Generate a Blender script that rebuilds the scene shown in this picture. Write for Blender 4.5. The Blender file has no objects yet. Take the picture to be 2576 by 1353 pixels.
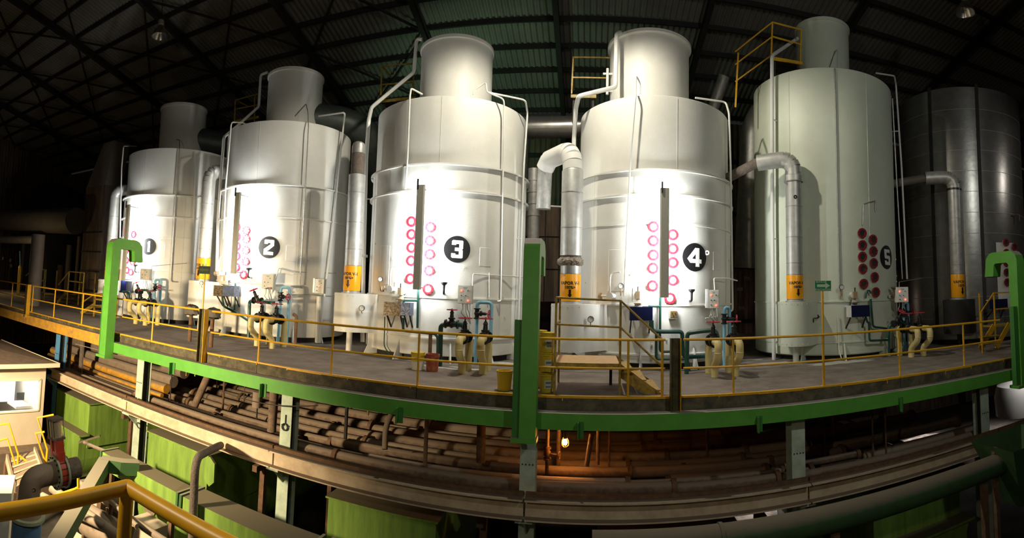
import bpy, bmesh, math, random
from mathutils import Vector, Matrix, noise
random.seed(7)
sc = bpy.context.scene
C = sc.collection
PI = math.pi
# ------------------------------------------------------------------ camera (panorama, swept by hand from a raised platform)
F, YAW, PIT, ROL, YC = 1281.87, .1546, .0723, -.0288, 641.5
W, H = 2576.0, 1353.0
EYE = Vector((0, 0, 1.956))
ROT = Matrix.Rotation(YAW, 3, 'Z') @ Matrix.Rotation(PIT, 3, 'X') @ Matrix.Rotation(ROL, 3, 'Y')
cd = bpy.data.cameras.new('camera')
cd.type = 'PANO'
cd.panorama_type = 'CENTRAL_CYLINDRICAL'
cd.central_cylindrical_range_u_min = -(W/2)/F
cd.central_cylindrical_range_u_max = (W/2)/F
cd.central_cylindrical_range_v_min = -(H-YC)/F
cd.central_cylindrical_range_v_max = YC/F
cd.central_cylindrical_radius = 1.0
cd.clip_start = .05
cd.clip_end = 300
cam = bpy.data.objects.new('camera', cd)
C.objects.link(cam)
cam.matrix_world = Matrix.Translation(EYE) @ (ROT @ Matrix.Rotation(PI/2, 3, 'X')).to_4x4()
sc.camera = cam
# ------------------------------------------------------------------ world, exposure, large lights
wd = bpy.data.worlds.new('night'); sc.world = wd; wd.use_nodes = True
wd.node_tree.nodes['Background'].inputs[0].default_value = (.55, .52, .50, 1)
wd.node_tree.nodes['Background'].inputs[1].default_value = .021
sc.view_settings.view_transform = 'Standard'
sc.view_settings.look = 'None'
sc.view_settings.exposure = 0.0
sc.view_settings.gamma = 1.0
sc.view_settings.use_curve_mapping = False
sc.cycles.use_denoising = True
sc.cycles.sample_clamp_indirect = 4.0
sc.cycles.max_bounces = 6

def lamp(name, kind, loc, energy, color=(1, 1, 1), size=.3, target=None, size_y=None, spot=None, blend=.5):
    l = bpy.data.lights.new(name, kind); l.energy = energy; l.color = color
    if kind == 'AREA':
        l.shape = 'RECTANGLE' if size_y else 'SQUARE'; l.size = size
        if size_y: l.size_y = size_y
    else:
        l.shadow_soft_size = size
    if kind == 'SPOT':
        l.spot_size = spot or 1.6; l.spot_blend = blend
    o = bpy.data.objects.new(name, l); C.objects.link(o); o.location = loc
    if target is not None:
        o.rotation_euler = (Vector(target)-Vector(loc)).to_track_quat('-Z', 'Y').to_euler()
    return o
# lamps of the hall: a high bay lamp over the middle of the deck, floodlights left and right, a green lamp behind the tanks; two unseen fills added
lamp('high_bay_light', 'SPOT', (-1.05, 11.3, 10.1), 1750, (1, .92, .74), .16, (-1.0, 12.2, 0), spot=math.radians(166), blend=.3)
lamp('hall_flood_and_fill', 'SPOT', (-10.5, 1.0, 1.0), 8000, (1, .77, .46), .25, (-12.2, 10, -3.5), spot=1.68, blend=.7)
lamp('platform_fill', 'POINT', (-3.2, -.6, 3.7), 330, (1, .84, .58), .15)  # unseen fill added to brighten the near railing and lower left
lamp('green_lamp', 'SPOT', (-6.3, 20.5, 6.5), 420, (.52, 1, .60), .3, (-5.0, 25.0, 10.5), spot=2.2, blend=.6)
lamp('hall_flood_and_fill', 'SPOT', (6.5, -1.0, 8.3), 1000, (.97, 1, .91), .30, (3.0, 15.7, 5.6), spot=1.75, blend=.7)  # fill added to brighten the tank fronts; its highlight falls on the steel tank
lamp('hall_flood_and_fill', 'SPOT', (18.5, 7.5, 7.5), 160, (1, .93, .84), .12, (14.2, 15.7, 4.0), spot=1.3, blend=.6)
# ------------------------------------------------------------------ where a point of the photograph lies in the place
def ray(x, y):
    u = (x-W/2)/F
    return ROT @ Vector((math.sin(u), math.cos(u), (YC-y)/F))
def at_y(x, y, Y): d = ray(x, y); return EYE + d*(Y/d.y)
def at_z(x, y, Z): d = ray(x, y); return EYE + d*((Z-EYE.z)/d.z)
def at_x(x, y, X): d = ray(x, y); return EYE + d*(X/d.x)
def at_d(x, y, D): d = ray(x, y); return EYE + d*(D/math.hypot(d.x, d.y))
def on_cyl(cx, cy, R, x, y):
    d = ray(x, y); a = d.x*d.x+d.y*d.y; b = -(d.x*cx+d.y*cy); c = cx*cx+cy*cy-R*R
    q = b*b-a*c
    t = (-b-math.sqrt(max(q, 0)))/a
    return EYE + d*t
# ------------------------------------------------------------------ materials
MATS = {}
def mat(name, col, rough=.5, metal=0., var=.0, vscale=3., bump=0., bscale=60., dark=None, dust=None, spec=.5, emit=0., ecol=None, coat=0., streak=False, dark_amt=.5, trans=0.):
    m = bpy.data.materials.new(name); m.use_nodes = True
    nt = m.node_tree; N = nt.nodes; L = nt.links
    b = N['Principled BSDF']
    b.inputs['Base Color'].default_value = (*col, 1); b.inputs['Roughness'].default_value = rough
    b.inputs['Metallic'].default_value = metal; b.inputs['Specular IOR Level'].default_value = spec
    b.inputs['Coat Weight'].default_value = coat
    b.inputs['Transmission Weight'].default_value = trans
    if emit:
        b.inputs['Emission Color'].default_value = (*(ecol or col), 1); b.inputs['Emission Strength'].default_value = emit
    geo = N.new('ShaderNodeNewGeometry')
    src = geo.outputs['Position']
    if streak:
        mp = N.new('ShaderNodeMapping'); mp.inputs['Scale'].default_value = (1, 1, .12); L.new(src, mp.inputs['Vector']); src2 = mp.outputs[0]
    else: src2 = src
    out = None
    if var or dark:
        nz = N.new('ShaderNodeTexNoise'); nz.inputs['Scale'].default_value = vscale; nz.inputs['Detail'].default_value = 6; nz.inputs['Roughness'].default_value = .65
        L.new(src2, nz.inputs['Vector'])
        rp = N.new('ShaderNodeValToRGB'); rp.color_ramp.elements[0].position = dark_amt-.12; rp.color_ramp.elements[1].position = dark_amt+.22
        dk = dark or tuple(c*(1-var) for c in col)
        rp.color_ramp.elements[0].color = (*dk, 1); rp.color_ramp.elements[1].color = (*col, 1)
        L.new(nz.outputs['Fac'], rp.inputs[0]); out = rp.outputs[0]
        L.new(out, b.inputs['Base Color'])
    if dust:
        sx = N.new('ShaderNodeSeparateXYZ'); L.new(geo.outputs['Normal'], sx.inputs[0])
        n2 = N.new('ShaderNodeTexNoise'); n2.inputs['Scale'].default_value = 7; n2.inputs['Detail'].default_value = 5; L.new(src, n2.inputs['Vector'])
        ad = N.new('ShaderNodeMath'); ad.operation = 'MULTIPLY_ADD'; ad.inputs[1].default_value = .55; L.new(n2.outputs['Fac'], ad.inputs[0]); L.new(sx.outputs['Z'], ad.inputs[2])
        mr = N.new('ShaderNodeMapRange'); mr.inputs['From Min'].default_value = .62; mr.inputs['From Max'].default_value = .95; L.new(ad.outputs[0], mr.inputs['Value'])
        mx = N.new('ShaderNodeMix'); mx.data_type = 'RGBA'
        L.new(mr.outputs[0], mx.inputs['Factor'])
        if out: L.new(out, mx.inputs[6])
        else: mx.inputs[6].default_value = (*col, 1)
        mx.inputs[7].default_value = (*dust, 1)
        L.new(mx.outputs[2], b.inputs['Base Color'])
        rr = N.new('ShaderNodeMapRange'); rr.inputs['To Min'].default_value = rough; rr.inputs['To Max'].default_value = .95; L.new(mr.outputs[0], rr.inputs['Value']); L.new(rr.outputs[0], b.inputs['Roughness'])
    if bump:
        n3 = N.new('ShaderNodeTexNoise'); n3.inputs['Scale'].default_value = bscale; n3.inputs['Detail'].default_value = 4; L.new(src, n3.inputs['Vector'])
        bp = N.new('ShaderNodeBump'); bp.inputs['Strength'].default_value = bump; bp.inputs['Distance'].default_value = .02; L.new(n3.outputs['Fac'], bp.inputs['Height']); L.new(bp.outputs[0], b.inputs['Normal'])
    MATS[name] = m
    return m
DUST = (.20, .15, .105)
mat('white', (.80, .79, .74), .46, var=.07, vscale=2.2, bump=.10, bscale=26)
mat('white_small', (.78, .78, .75), .35)
mat('tank_five', (.68, .73, .61), .46, var=.07, vscale=2.2, bump=.07, bscale=26)
mat('black', (.012, .012, .014), .42, var=.4, vscale=30)
mat('iron', (.016, .016, .018), .38, var=.3, vscale=20)
mat('red', (.52, .010, .025), .7, spec=.25)
mat('red_dark', (.26, .018, .030), .4)
mat('red_wheel', (.42, .03, .05), .4)
mat('cream', (.80, .67, .30), .5, var=.12, vscale=6, bump=.05, bscale=40)
mat('sky_blue', (.24, .52, .68), .45, var=.15, vscale=9)
mat('pipe_green', (.012, .075, .058), .4)
mat('green', (.125, .43, .055), .5, var=.18, vscale=3, dust=(.30, .27, .24))
mat('green_deep', (.055, .24, .04), .5, var=.2, vscale=3)
mat('green_machine', (.27, .45, .075), .55, dark=(.15, .26, .045), vscale=5, dust=(.17, .145, .09), streak=True, dark_amt=.45)
mat('yellow', (.84, .45, .02), .40, var=.18, vscale=9)
mat('yellow_old', (.50, .32, .045), .5, dark=(.13, .10, .03), vscale=8, dark_amt=.42)
mat('yellow_beam', (.85, .42, .02), .5, dark=(.38, .24, .09), vscale=4, dark_amt=.45, dust=(.30, .22, .15))
mat('orange_band', (.95, .40, .008), .33, bump=.10, bscale=12)
mat('aluminium', (.66, .66, .63), .45, .5, var=.22, vscale=5, bump=.09, bscale=9)
mat('aluminium_dull', (.55, .54, .52), .45, .5, var=.3, vscale=6, bump=.15, bscale=12)
mat('stainless', (.46, .45, .43), .30, .82, var=.25, vscale=2.2, bump=.16, bscale=4)
mat('lagging', (.20, .155, .125), .8, var=.4, vscale=14, bump=.5, bscale=30)
mat('rubble', (.46, .40, .33), .95, dark=(.14, .11, .09), vscale=22, bump=.8, bscale=40)
mat('concrete', (.26, .225, .195), .85, dark=(.15, .125, .105), vscale=1.6, bump=.25, bscale=30, dark_amt=.47)
mat('kerb', (.17, .14, .085), .9, dark=(.06, .055, .035), vscale=5, bump=.4, bscale=25)
mat('ground', (.085, .075, .065), .9, dark=(.03, .027, .024), vscale=1.1, bump=.3, bscale=10)
mat('pale_lit', (.52, .49, .46), .8, dark=(.16, .14, .12), vscale=2.2)  # pale colour standing in for lit floor and lit openings
mat('runway', (.70, .56, .40), .6, dark=(.46, .34, .22), vscale=3, dust=(.22, .165, .12), dark_amt=.40)
mat('column_green', (.55, .66, .53), .6, dark=(.36, .44, .35), vscale=4, dark_amt=.42)
mat('column_blue', (.12, .34, .62), .55, var=.2)
mat('navy', (.008, .012, .055), .22, bump=.25, bscale=16, coat=.6)
mat('gold_wrap', (.36, .27, .17), .22, .3, dark=(.10, .075, .05), vscale=18, bump=.6, bscale=24)
mat('silver_wrap', (.22, .27, .42), .18, .35, var=.4, vscale=14, bump=.5, bscale=20)
mat('plastic_wrap', (.72, .73, .73), .25, var=.1, vscale=14, bump=.5, bscale=20)
mat('box_grey', (.56, .55, .47), .5, var=.08, vscale=20)
mat('led', (1, .05, .03), .4, emit=12., ecol=(1, .04, .02))
mat('knob', (.02, .02, .02), .4)
mat('brass', (.52, .34, .12), .35, .7, var=.2, vscale=20)
mat('beige_wall', (.78, .65, .50), .7, var=.10, vscale=2.0)
mat('beige_trim', (.82, .72, .56), .6)
mat('roof_tile', (.19, .135, .095), .9, var=.3, vscale=5, bump=.3)
mat('glass', (.9, .95, .97), .04, trans=1.0)
mat('sight', (.45, .47, .45), .08, spec=.8)
mat('sight_dark', (.05, .055, .05), .08, spec=.8)
mat('sheet', (.25, .235, .205), .75, var=.3, vscale=.6)
mat('sheet_green', (.16, .34, .17), .6, var=.3, vscale=.8)
mat('dark_steel', (.028, .025, .023), .7, var=.3, vscale=3)
mat('rust_pipe', (.24, .165, .11), .8, dark=(.11, .07, .05), vscale=5, dust=(.27, .205, .15), bump=.2, bscale=20)
mat('rust', (.20, .11, .06), .85, var=.4, vscale=8, bump=.3)
mat('dusty_pipe', (.30, .23, .17), .8, var=.25, vscale=6, dust=(.33, .26, .20))
mat('valve_red', (.55, .07, .035), .42, var=.15, vscale=10)
mat('chrome', (.70, .60, .42), .28, .45)
mat('flange_green', (.34, .40, .27), .6)
mat('pipe_blue', (.11, .24, .44), .45, var=.2, vscale=6)
mat('bucket', (.80, .58, .04), .4, var=.12, vscale=12)
mat('bucket_white', (.80, .77, .66), .45)
mat('bucket_red', (.34, .05, .04), .45, dark=(.55, .35, .06), vscale=7, dark_amt=.32)
mat('label_white', (.70, .70, .67), .5)
mat('label_grey', (.20, .22, .24), .5)
mat('sign_green', (.02, .25, .09), .4)
mat('sign_dark', (.020, .040, .020), .45)
mat('sign_pale', (.62, .74, .50), .5)
mat('sign_faded', (.05, .07, .03), .6)
mat('brown_panel', (.28, .20, .13), .85, dark=(.09, .065, .05), vscale=3, streak=True)
mat('screen', (.9, .9, .95), .5)
mat('blind', (.55, .58, .66), .6)
mat('rag', (.17, .15, .13), .95, var=.4, vscale=20, bump=.6, bscale=30)
mat('wood', (.46, .33, .19), .7, var=.3, vscale=12)
mat('rubber', (.03, .028, .026), .7)
mat('orange_glass', (1, .45, .10), .3, emit=110., ecol=(1, .40, .06))
mat('tube_light', (1, 1, .98), .3, emit=18., ecol=(.98, 1, .97))
mat('plate_tan', (.62, .40, .20), .7, var=.2, vscale=8)
mat('duct_far', (.20, .175, .15), .6, var=.2, vscale=2)
mat('reflector', (.55, .54, .50), .25, 1.)
mat('white_powder', (.62, .60, .55), .95, var=.2, vscale=5)

# ------------------------------------------------------------------ mesh building
ORG = {}
def orth(d):
    d = d.normalized(); a = Vector((0, 0, 1)) if abs(d.z) < .95 else Vector((1, 0, 0))
    u = d.cross(a).normalized(); return u, d.cross(u).normalized()
class MB:
    def __init__(s): s.v = []; s.f = []
    def add(s, vs, fs):
        o = len(s.v); s.v += [Vector(v) for v in vs]; s.f += [tuple(i+o for i in f) for f in fs]; return s
    def box(s, a, b):
        x0, y0, z0 = a; x1, y1, z1 = b
        return s.add([(x0, y0, z0), (x1, y0, z0), (x1, y1, z0), (x0, y1, z0), (x0, y0, z1), (x1, y0, z1), (x1, y1, z1), (x0, y1, z1)],
                     [(3, 2, 1, 0), (4, 5, 6, 7), (0, 1, 5, 4), (1, 2, 6, 5), (2, 3, 7, 6), (3, 0, 4, 7)])
    def obox(s, c, ex, ey, ez):      # centre and three half-axes
        c, ex, ey, ez = Vector(c), Vector(ex), Vector(ey), Vector(ez)
        vs = [c+ex*i+ey*j+ez*k for k in (-1, 1) for j, i in ((-1, -1), (-1, 1), (1, 1), (1, -1))]
        return s.add(vs, [(3, 2, 1, 0), (4, 5, 6, 7), (0, 1, 5, 4), (1, 2, 6, 5), (2, 3, 7, 6), (3, 0, 4, 7)])
    def bar(s, p, q, w, h, up=(0, 0, 1)):
        p, q = Vector(p), Vector(q); d = q-p; L = d.length; d.normalize(); u = Vector(up)
        if abs(d.dot(u)) > .98: u = Vector((0, 1, 0))
        sd = d.cross(u).normalized(); u = sd.cross(d).normalized()
        return s.obox((p+q)/2, d*(L/2), sd*(w/2), u*(h/2))
    def cyl(s, p, q, r, r2=None, n=14, caps=True):
        p, q = Vector(p), Vector(q); r2 = r if r2 is None else r2; u, w = orth(q-p)
        vs = [c+(u*math.cos(2*PI*i/n)+w*math.sin(2*PI*i/n))*rr for c, rr in ((p, r), (q, r2)) for i in range(n)]
        fs = [(i, (i+1) % n, n+(i+1) % n, n+i) for i in range(n)]
        if caps: fs += [tuple(range(n-1, -1, -1)), tuple(range(n, 2*n))]
        return s.add(vs, fs)
    def tube(s, pts, r, n=8, closed=False, caps=True, rs=None):
        pts = [Vector(p) for p in pts]; m = len(pts); vs = []; fs = []
        t0 = (pts[1]-pts[0]).normalized(); u, w = orth(t0); prev = t0
        for i, p in enumerate(pts):
            if closed: t = (pts[(i+1) % m]-pts[i-1]).normalized()
            elif i == 0: t = t0
            elif i == m-1: t = (pts[-1]-pts[-2]).normalized()
            else:
                t = (pts[i+1]-p).normalized()+(p-pts[i-1]).normalized()
                t = t.normalized() if t.length > 1e-6 else prev
            ax = prev.cross(t)
            if ax.length > 1e-7:
                R = Matrix.Rotation(prev.angle(t), 3, ax.normalized()); u = R @ u; w = R @ w
            prev = t; rr = rs[i] if rs else r
            sc_ = 1.0
            if 0 < i < m-1 and not closed:
                cs = (p-pts[i-1]).normalized().dot(t); sc_ = 1/max(cs, .55) if False else 1.0
            vs += [p+(u*math.cos(2*PI*k/n)+w*math.sin(2*PI*k/n))*rr*sc_ for k in range(n)]
        for i in range(m if closed else m-1):
            a, b = i*n, ((i+1) % m)*n
            fs += [(a+k, a+(k+1) % n, b+(k+1) % n, b+k) for k in range(n)]
        if caps and not closed: fs += [tuple(range(n-1, -1, -1)), tuple(range((m-1)*n, m*n))]
        return s.add(vs, fs)
    def lathe(s, prof, c, n=32, axis=(0, 0, 1), a0=0, a1=2*PI, capb=False, capt=False):
        c = Vector(c); ax = Vector(axis).normalized()
        if abs(ax.z) > .999: u, w = Vector((1, 0, 0)), Vector((0, 1, 0))*(1 if ax.z > 0 else -1)
        else: u, w = orth(ax)
        full = abs(a1-a0) > 2*PI-1e-6; m = n if full else n+1; vs = []; fs = []
        for r, z in prof:
            vs += [c+ax*z+(u*math.cos(a0+(a1-a0)*i/n)+w*math.sin(a0+(a1-a0)*i/n))*r for i in range(m)]
        for j in range(len(prof)-1):
            for i in range(n):
                k = (i+1) % m; fs.append((j*m+i, j*m+k, (j+1)*m+k, (j+1)*m+i))
        if capb: fs.append(tuple(range(m-1, -1, -1)))
        if capt: fs.append(tuple(range((len(prof)-1)*m, len(prof)*m)))
        return s.add(vs, fs)
    def torus(s, c, axis, R, r, n=24, m=8):
        u, w = orth(Vector(axis)); return s.tube([Vector(c)+(u*math.cos(2*PI*i/n)+w*math.sin(2*PI*i/n))*R for i in range(n)], r, m, closed=True)
    def prism(s, poly, o, ex, ey, ez):     # polygon in the ex/ey frame, extruded by ez
        o, ex, ey, ez = Vector(o), Vector(ex), Vector(ey), Vector(ez); n = len(poly)
        vs = [o+ex*x+ey*y for x, y in poly]+[o+ex*x+ey*y+ez for x, y in poly]
        fs = [tuple(range(n-1, -1, -1)), tuple(range(n, 2*n))]+[(i, (i+1) % n, n+(i+1) % n, n+i) for i in range(n)]
        return s.add(vs, fs)
    def build(s, name, m, parent=None, smooth=35, fix=True):
        org = ORG.get(parent.as_pointer(), Vector()) if parent else Vector()
        me = bpy.data.meshes.new(name); me.from_pydata([v-org for v in s.v], [], s.f)
        if fix:
            bm = bmesh.new(); bm.from_mesh(me); bmesh.ops.recalc_face_normals(bm, faces=bm.faces); bm.to_mesh(me); bm.free()
        me.materials.append(MATS[m])
        if smooth:
            me.shade_smooth(); me.set_sharp_from_angle(angle=math.radians(smooth))
        o = bpy.data.objects.new(name, me); C.objects.link(o)
        if parent: o.parent = parent
        ORG[o.as_pointer()] = org
        return o
def thing(name, label, cat, loc=(0, 0, 0), group=None):
    o = bpy.data.objects.new(name, None); C.objects.link(o); o.location = loc; o.empty_display_size = .2
    o['label'] = label; o['category'] = cat
    if group: o['group'] = group
    ORG[o.as_pointer()] = Vector(loc)
    return o
def tag(o, label, cat, group=None):
    o['label'] = label; o['category'] = cat
    if group: o['group'] = group
    return o
def struct(o): o['kind'] = 'structure'; return o
def shell(name):     # empty that groups pieces of the setting
    o = bpy.data.objects.new(name, None); C.objects.link(o); o['kind'] = 'structure'; ORG[o.as_pointer()] = Vector(); return o
def bend(pts, rad, k=4):      # round the corners of a polyline
    pts = [Vector(p) for p in pts]; out = [pts[0]]
    for i in range(1, len(pts)-1):
        a, p, b = pts[i-1], pts[i], pts[i+1]; da, db = (a-p), (b-p)
        r = min(rad, da.length*.49, db.length*.49); p0 = p+da.normalized()*r; p1 = p+db.normalized()*r
        for j in range(k+1):
            t = j/k; out.append(p0*(1-t)**2+p*2*t*(1-t)+p1*t*t)
    out.append(pts[-1]); return out
def text_geo(txt, size, bold=.0):
    cu = bpy.data.curves.new('t', 'FONT'); cu.body = txt; cu.size = size; cu.align_x = 'CENTER'; cu.align_y = 'CENTER'; cu.offset = bold; cu.resolution_u = 2
    o = bpy.data.objects.new('t', cu); C.objects.link(o)
    me = bpy.data.meshes.new_from_object(o.evaluated_get(bpy.context.evaluated_depsgraph_get()))
    vs = [v.co.copy() for v in me.vertices]; fs = [tuple(p.vertices) for p in me.polygons]
    bpy.data.objects.remove(o); bpy.data.meshes.remove(me); bpy.data.curves.remove(cu)
    return vs, fs
def poly_cuts(polys, step=.12):     # flat polygons cut into strips so that they can be wrapped on a cylinder
    bm = bmesh.new()
    for p in polys: bm.faces.new([bm.verts.new((x, y, 0)) for x, y in p])
    x = -1.0
    while x < 1.0:
        bmesh.ops.bisect_plane(bm, geom=bm.verts[:]+bm.edges[:]+bm.faces[:], plane_co=(x, 0, 0), plane_no=(1, 0, 0)); x += step
    bmesh.ops.triangulate(bm, faces=bm.faces)
    bm.verts.index_update()
    vs = [v.co.copy() for v in bm.verts]; fs = [tuple(v.index for v in f.verts) for f in bm.faces]; bm.free()
    return vs, fs
def wrap(vs, cx, cy, R, phi0, z0, sx=1., sz=1.):    # phi measured from -Y towards +X
    out = []
    for v in vs:
        p = phi0+v.x*sx/R; out.append(Vector((cx+R*math.sin(p), cy-R*math.cos(p), z0+v.y*sz)))
    return out

mat('duct_dark', (.10, .12, .105), .45, .3, var=.3, vscale=3)
mat('box_arm', (.06, .15, .05), .6, var=.2, vscale=4, dust=(.30, .27, .20))
mat('olive', (.105, .085, .02), .5, dark=(.03, .028, .012), vscale=7, dark_amt=.45)
mat('green_dim', (.05, .12, .04), .6, var=.3, vscale=4, dust=(.13, .11, .08))
# ------------------------------------------------------------------ the hall: roof, walls, floors
def roof_z(Y): return EYE.z + 18 - .3*Y
X0, X1 = -46., 34.
ceiling = shell('ceiling')
RAFT = [-46.2, -38.5, -32, -25.6, -19.4, -13.4, -7.5, -1.6, 4.7, 11.0, 17.4, 24, 34.2]
for i in range(len(RAFT)-1):
    m = MB(); a, b = RAFT[i], RAFT[i+1]; vs = []; n = int((b-a)/.26)*4; fs = []
    for j in range(n+1):
        x = a+(b-a)*j/n; dz = (0, 0, .07, .07)[j % 4]
        for Y in (-3.5, 27.5): vs.append((x, Y, roof_z(Y)+.16+dz))
    fs = [(2*j, 2*j+2, 2*j+3, 2*j+1) for j in range(n)]
    m.add(vs, fs).build('roof_sheet', 'sheet', ceiling, smooth=0, fix=False)
Y = -3.0
while Y < 27.5:
    MB().bar((X0, Y, roof_z(Y)+.04), (X1, Y, roof_z(Y)+.04), .10, .22).build('purlin', 'dark_steel', ceiling, smooth=0); Y += 1.5
for x in RAFT:
    m = MB()
    for dz, w, h in ((-.12, .22, .04), (-.30, .04, .34), (-.48, .22, .04)):
        m.bar((x, -3.4, roof_z(-3.4)+dz), (x, 27.4, roof_z(27.4)+dz), w, h)
    m.build('rafter', 'dark_steel', ceiling, smooth=0)
for i in range(6):
    for k in range(5):
        y0 = -3+6*k; y1 = y0+6
        for p, q in (((RAFT[i], y0), (RAFT[i+1], y1)), ((RAFT[i+1], y0), (RAFT[i], y1))):
            MB().bar((p[0], p[1], roof_z(p[1])-.16), (q[0], q[1], roof_z(q[1])-.16), .09, .09).build('brace', 'dark_steel', ceiling, smooth=0)
def wall(name, p, q, z0, z1, m='sheet'):
    p, q = Vector(p), Vector(q); d = (q-p); L = d.length; d.normalize(); nrm = Vector((-d.y, d.x, 0)); n = int(L/.3)*4; vs = []
    for j in range(n+1):
        b = p+d*(L*j/n)+nrm*((0, 0, .05, .05)[j % 4])
        vs += [(b.x, b.y, z0), (b.x, b.y, z1)]
    o = MB().add(vs, [(2*j, 2*j+2, 2*j+3, 2*j+1) for j in range(n)]).build(name, m, None, smooth=0, fix=False)
    return struct(o)
wb = wall('wall_back', (X0, 27.6, 0), (X1, 27.6, 0), -6, roof_z(27.6)+.1, 'brown_panel')
for z in (.5, 3.5, 6.5, 9.5):
    MB().bar((X0, 27.48, z), (X1, 27.48, z), .1, .2).build('girt', 'dark_steel', wb, smooth=0)
for x in RAFT:
    MB().box((x-.14, 27.1, -6), (x+.14, 27.45, roof_z(27.3)-.2)).build('wall_post', 'dark_steel', wb, smooth=0)
wall('wall_left', (X0, -4, 0), (X0, 27.6, 0), -6, 20, 'brown_panel')
wall('wall_right', (X1, 27.6, 0), (X1, -4, 0), -6, 20, 'brown_panel')
struct(MB().box((X0, -4, -6.2), (X1, 27.6, -6)).build('floor', 'ground', smooth=0))
deck = struct(MB().box((-34, 9.96, -.26), (22, 25, 0)).build('floor', 'concrete', smooth=0))
# slab edge of the deck in cast lengths, with a worn yellow line along its arris
ks = [-34, -27, -21, -19.2, -15.2, -11.3, -7.4, -3.4, 1.8, 6.8, 10.25, 16, 22]
for a, b in zip(ks[:-1], ks[1:]):
    MB().box((a+.006, 9.88, -.26), (b-.006, 9.958, 0.0)).build('kerb', 'kerb', deck, smooth=0)
    m = MB(); x = a+.006
    while x < b-.006:
        e = min(x+random.uniform(.5, 1.6), b-.006); m.box((x, 9.873-random.uniform(0, .004), -.022-random.uniform(0, .02)), (e, 9.95, .006)); x = e
        if random.random() < .5: m.box((x-.02, 9.874, -.022-random.uniform(.03, .12)), (x, 9.88, -.01))
    m.build('edge_line', 'yellow', deck, smooth=0)
for c, d in (((-34, 12.9), (22, 12.9)),): MB().bar((c[0], c[1], .001), (d[0], d[1], .001), .012, .004).build('floor_joint', 'rubber', deck, smooth=0)
# lit floor below, its light put into pale slabs seen between the pipework
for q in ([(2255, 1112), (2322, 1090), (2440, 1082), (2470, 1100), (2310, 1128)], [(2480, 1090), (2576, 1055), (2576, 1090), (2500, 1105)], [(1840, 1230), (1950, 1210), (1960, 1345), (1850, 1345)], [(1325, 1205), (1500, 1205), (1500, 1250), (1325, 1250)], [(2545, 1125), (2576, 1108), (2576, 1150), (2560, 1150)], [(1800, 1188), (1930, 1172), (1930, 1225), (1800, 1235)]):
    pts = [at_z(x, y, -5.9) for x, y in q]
    struct(MB().prism([(p.x, p.y) for p in pts], (0, 0, -5.995), (1, 0, 0), (0, 1, 0), (0, 0, .06)).build('floor', 'pale_lit', smooth=0))

# ------------------------------------------------------------------ steelwork of the deck
def beam_c(x0, x1, yf, yb, z0, z1, t=.02):
    m = MB(); m.box((x0, yf, z0), (x1, yf+t, z1)); m.box((x0, yf+t, z1-t), (x1, yb, z1)); m.box((x0, yf+t, z0), (x1, yb, z0+t)); return m
gb = thing('edge_beam', 'long green steel beam along the front edge of the deck', 'beam', (0, 9.6, -.56))
beam_c(-13.1, 14, 9.6, 9.872, -.56, -.262).build('channel', 'green', gb, smooth=0)
for px, py in ((435, 905), (663, 962), (1005, 1040), (1460, 1088), (1912, 1055), (2268, 1000)):
    p = at_y(px, py, 9.55)
    MB().box((p.x-.055, 9.47, -.70), (p.x-.035, 9.598, -.40)).box((p.x-.035, 9.58, -.70), (p.x+.06, 9.598, -.40)).build('hanger_plate', 'green_deep', gb, smooth=0)
tag(beam_c(-34, -13.25, 9.74, 9.87, -.52, -.15).build('edge_beam', 'yellow_beam', smooth=0), 'yellow steel beam along the deck edge left of the green hook post', 'beam')
tag(MB().box((-13.0, 9.89, -.60), (14, 10.02, -.275)).build('edge_beam', 'yellow_beam', smooth=0), 'yellow steel beam showing as a thin strip behind the green edge beam', 'beam')
def hook_post(x, label, first=False):
    t = thing('hook_post', label, 'post', (x, 9.45, -.66), 'green hook posts on the deck edge')
    o = [(9.28, -.66), (9.28, 2.72), (9.33, 2.86), (9.45, 2.96), (9.55, 2.98), (10.22, 2.98), (10.36, 2.93), (10.47, 2.80), (10.54, 2.30), (10.20, 2.30), (10.16, 2.62), (10.10, 2.66), (9.66, 2.66), (9.595, 2.60), (9.595, -.66)]
    MB().prism(o, (x-.15, 0, 0), (0, 1, 0), (0, 0, 1), (.30, 0, 0)).build('bent_post', 'green', t, smooth=25)
    MB().box((x-.29, 9.34, -.66), (x-.152, 9.36, 1.45)).box((x-.29, 9.36, -.66), (x-.272, 9.5, 1.45)).build('side_channel', 'green_deep', t, smooth=0)
    MB().box((x-.30, 9.26, -.74), (x+.17, 9.598, -.662)).build('foot_plate', 'green', t, smooth=0)
    MB().box((x-.12, 10.19, 2.285), (x+.12, 10.53, 2.298)).build('hook_end', 'dark_steel', t, smooth=0)
    return t
hook_post(-12.85, 'green hook post standing in front of tank one')
hook_post(-1.08, 'green hook post beside the stacked yellow buckets')
hook_post(10.45, 'green hook post in front of the bare steel tank')
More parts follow.
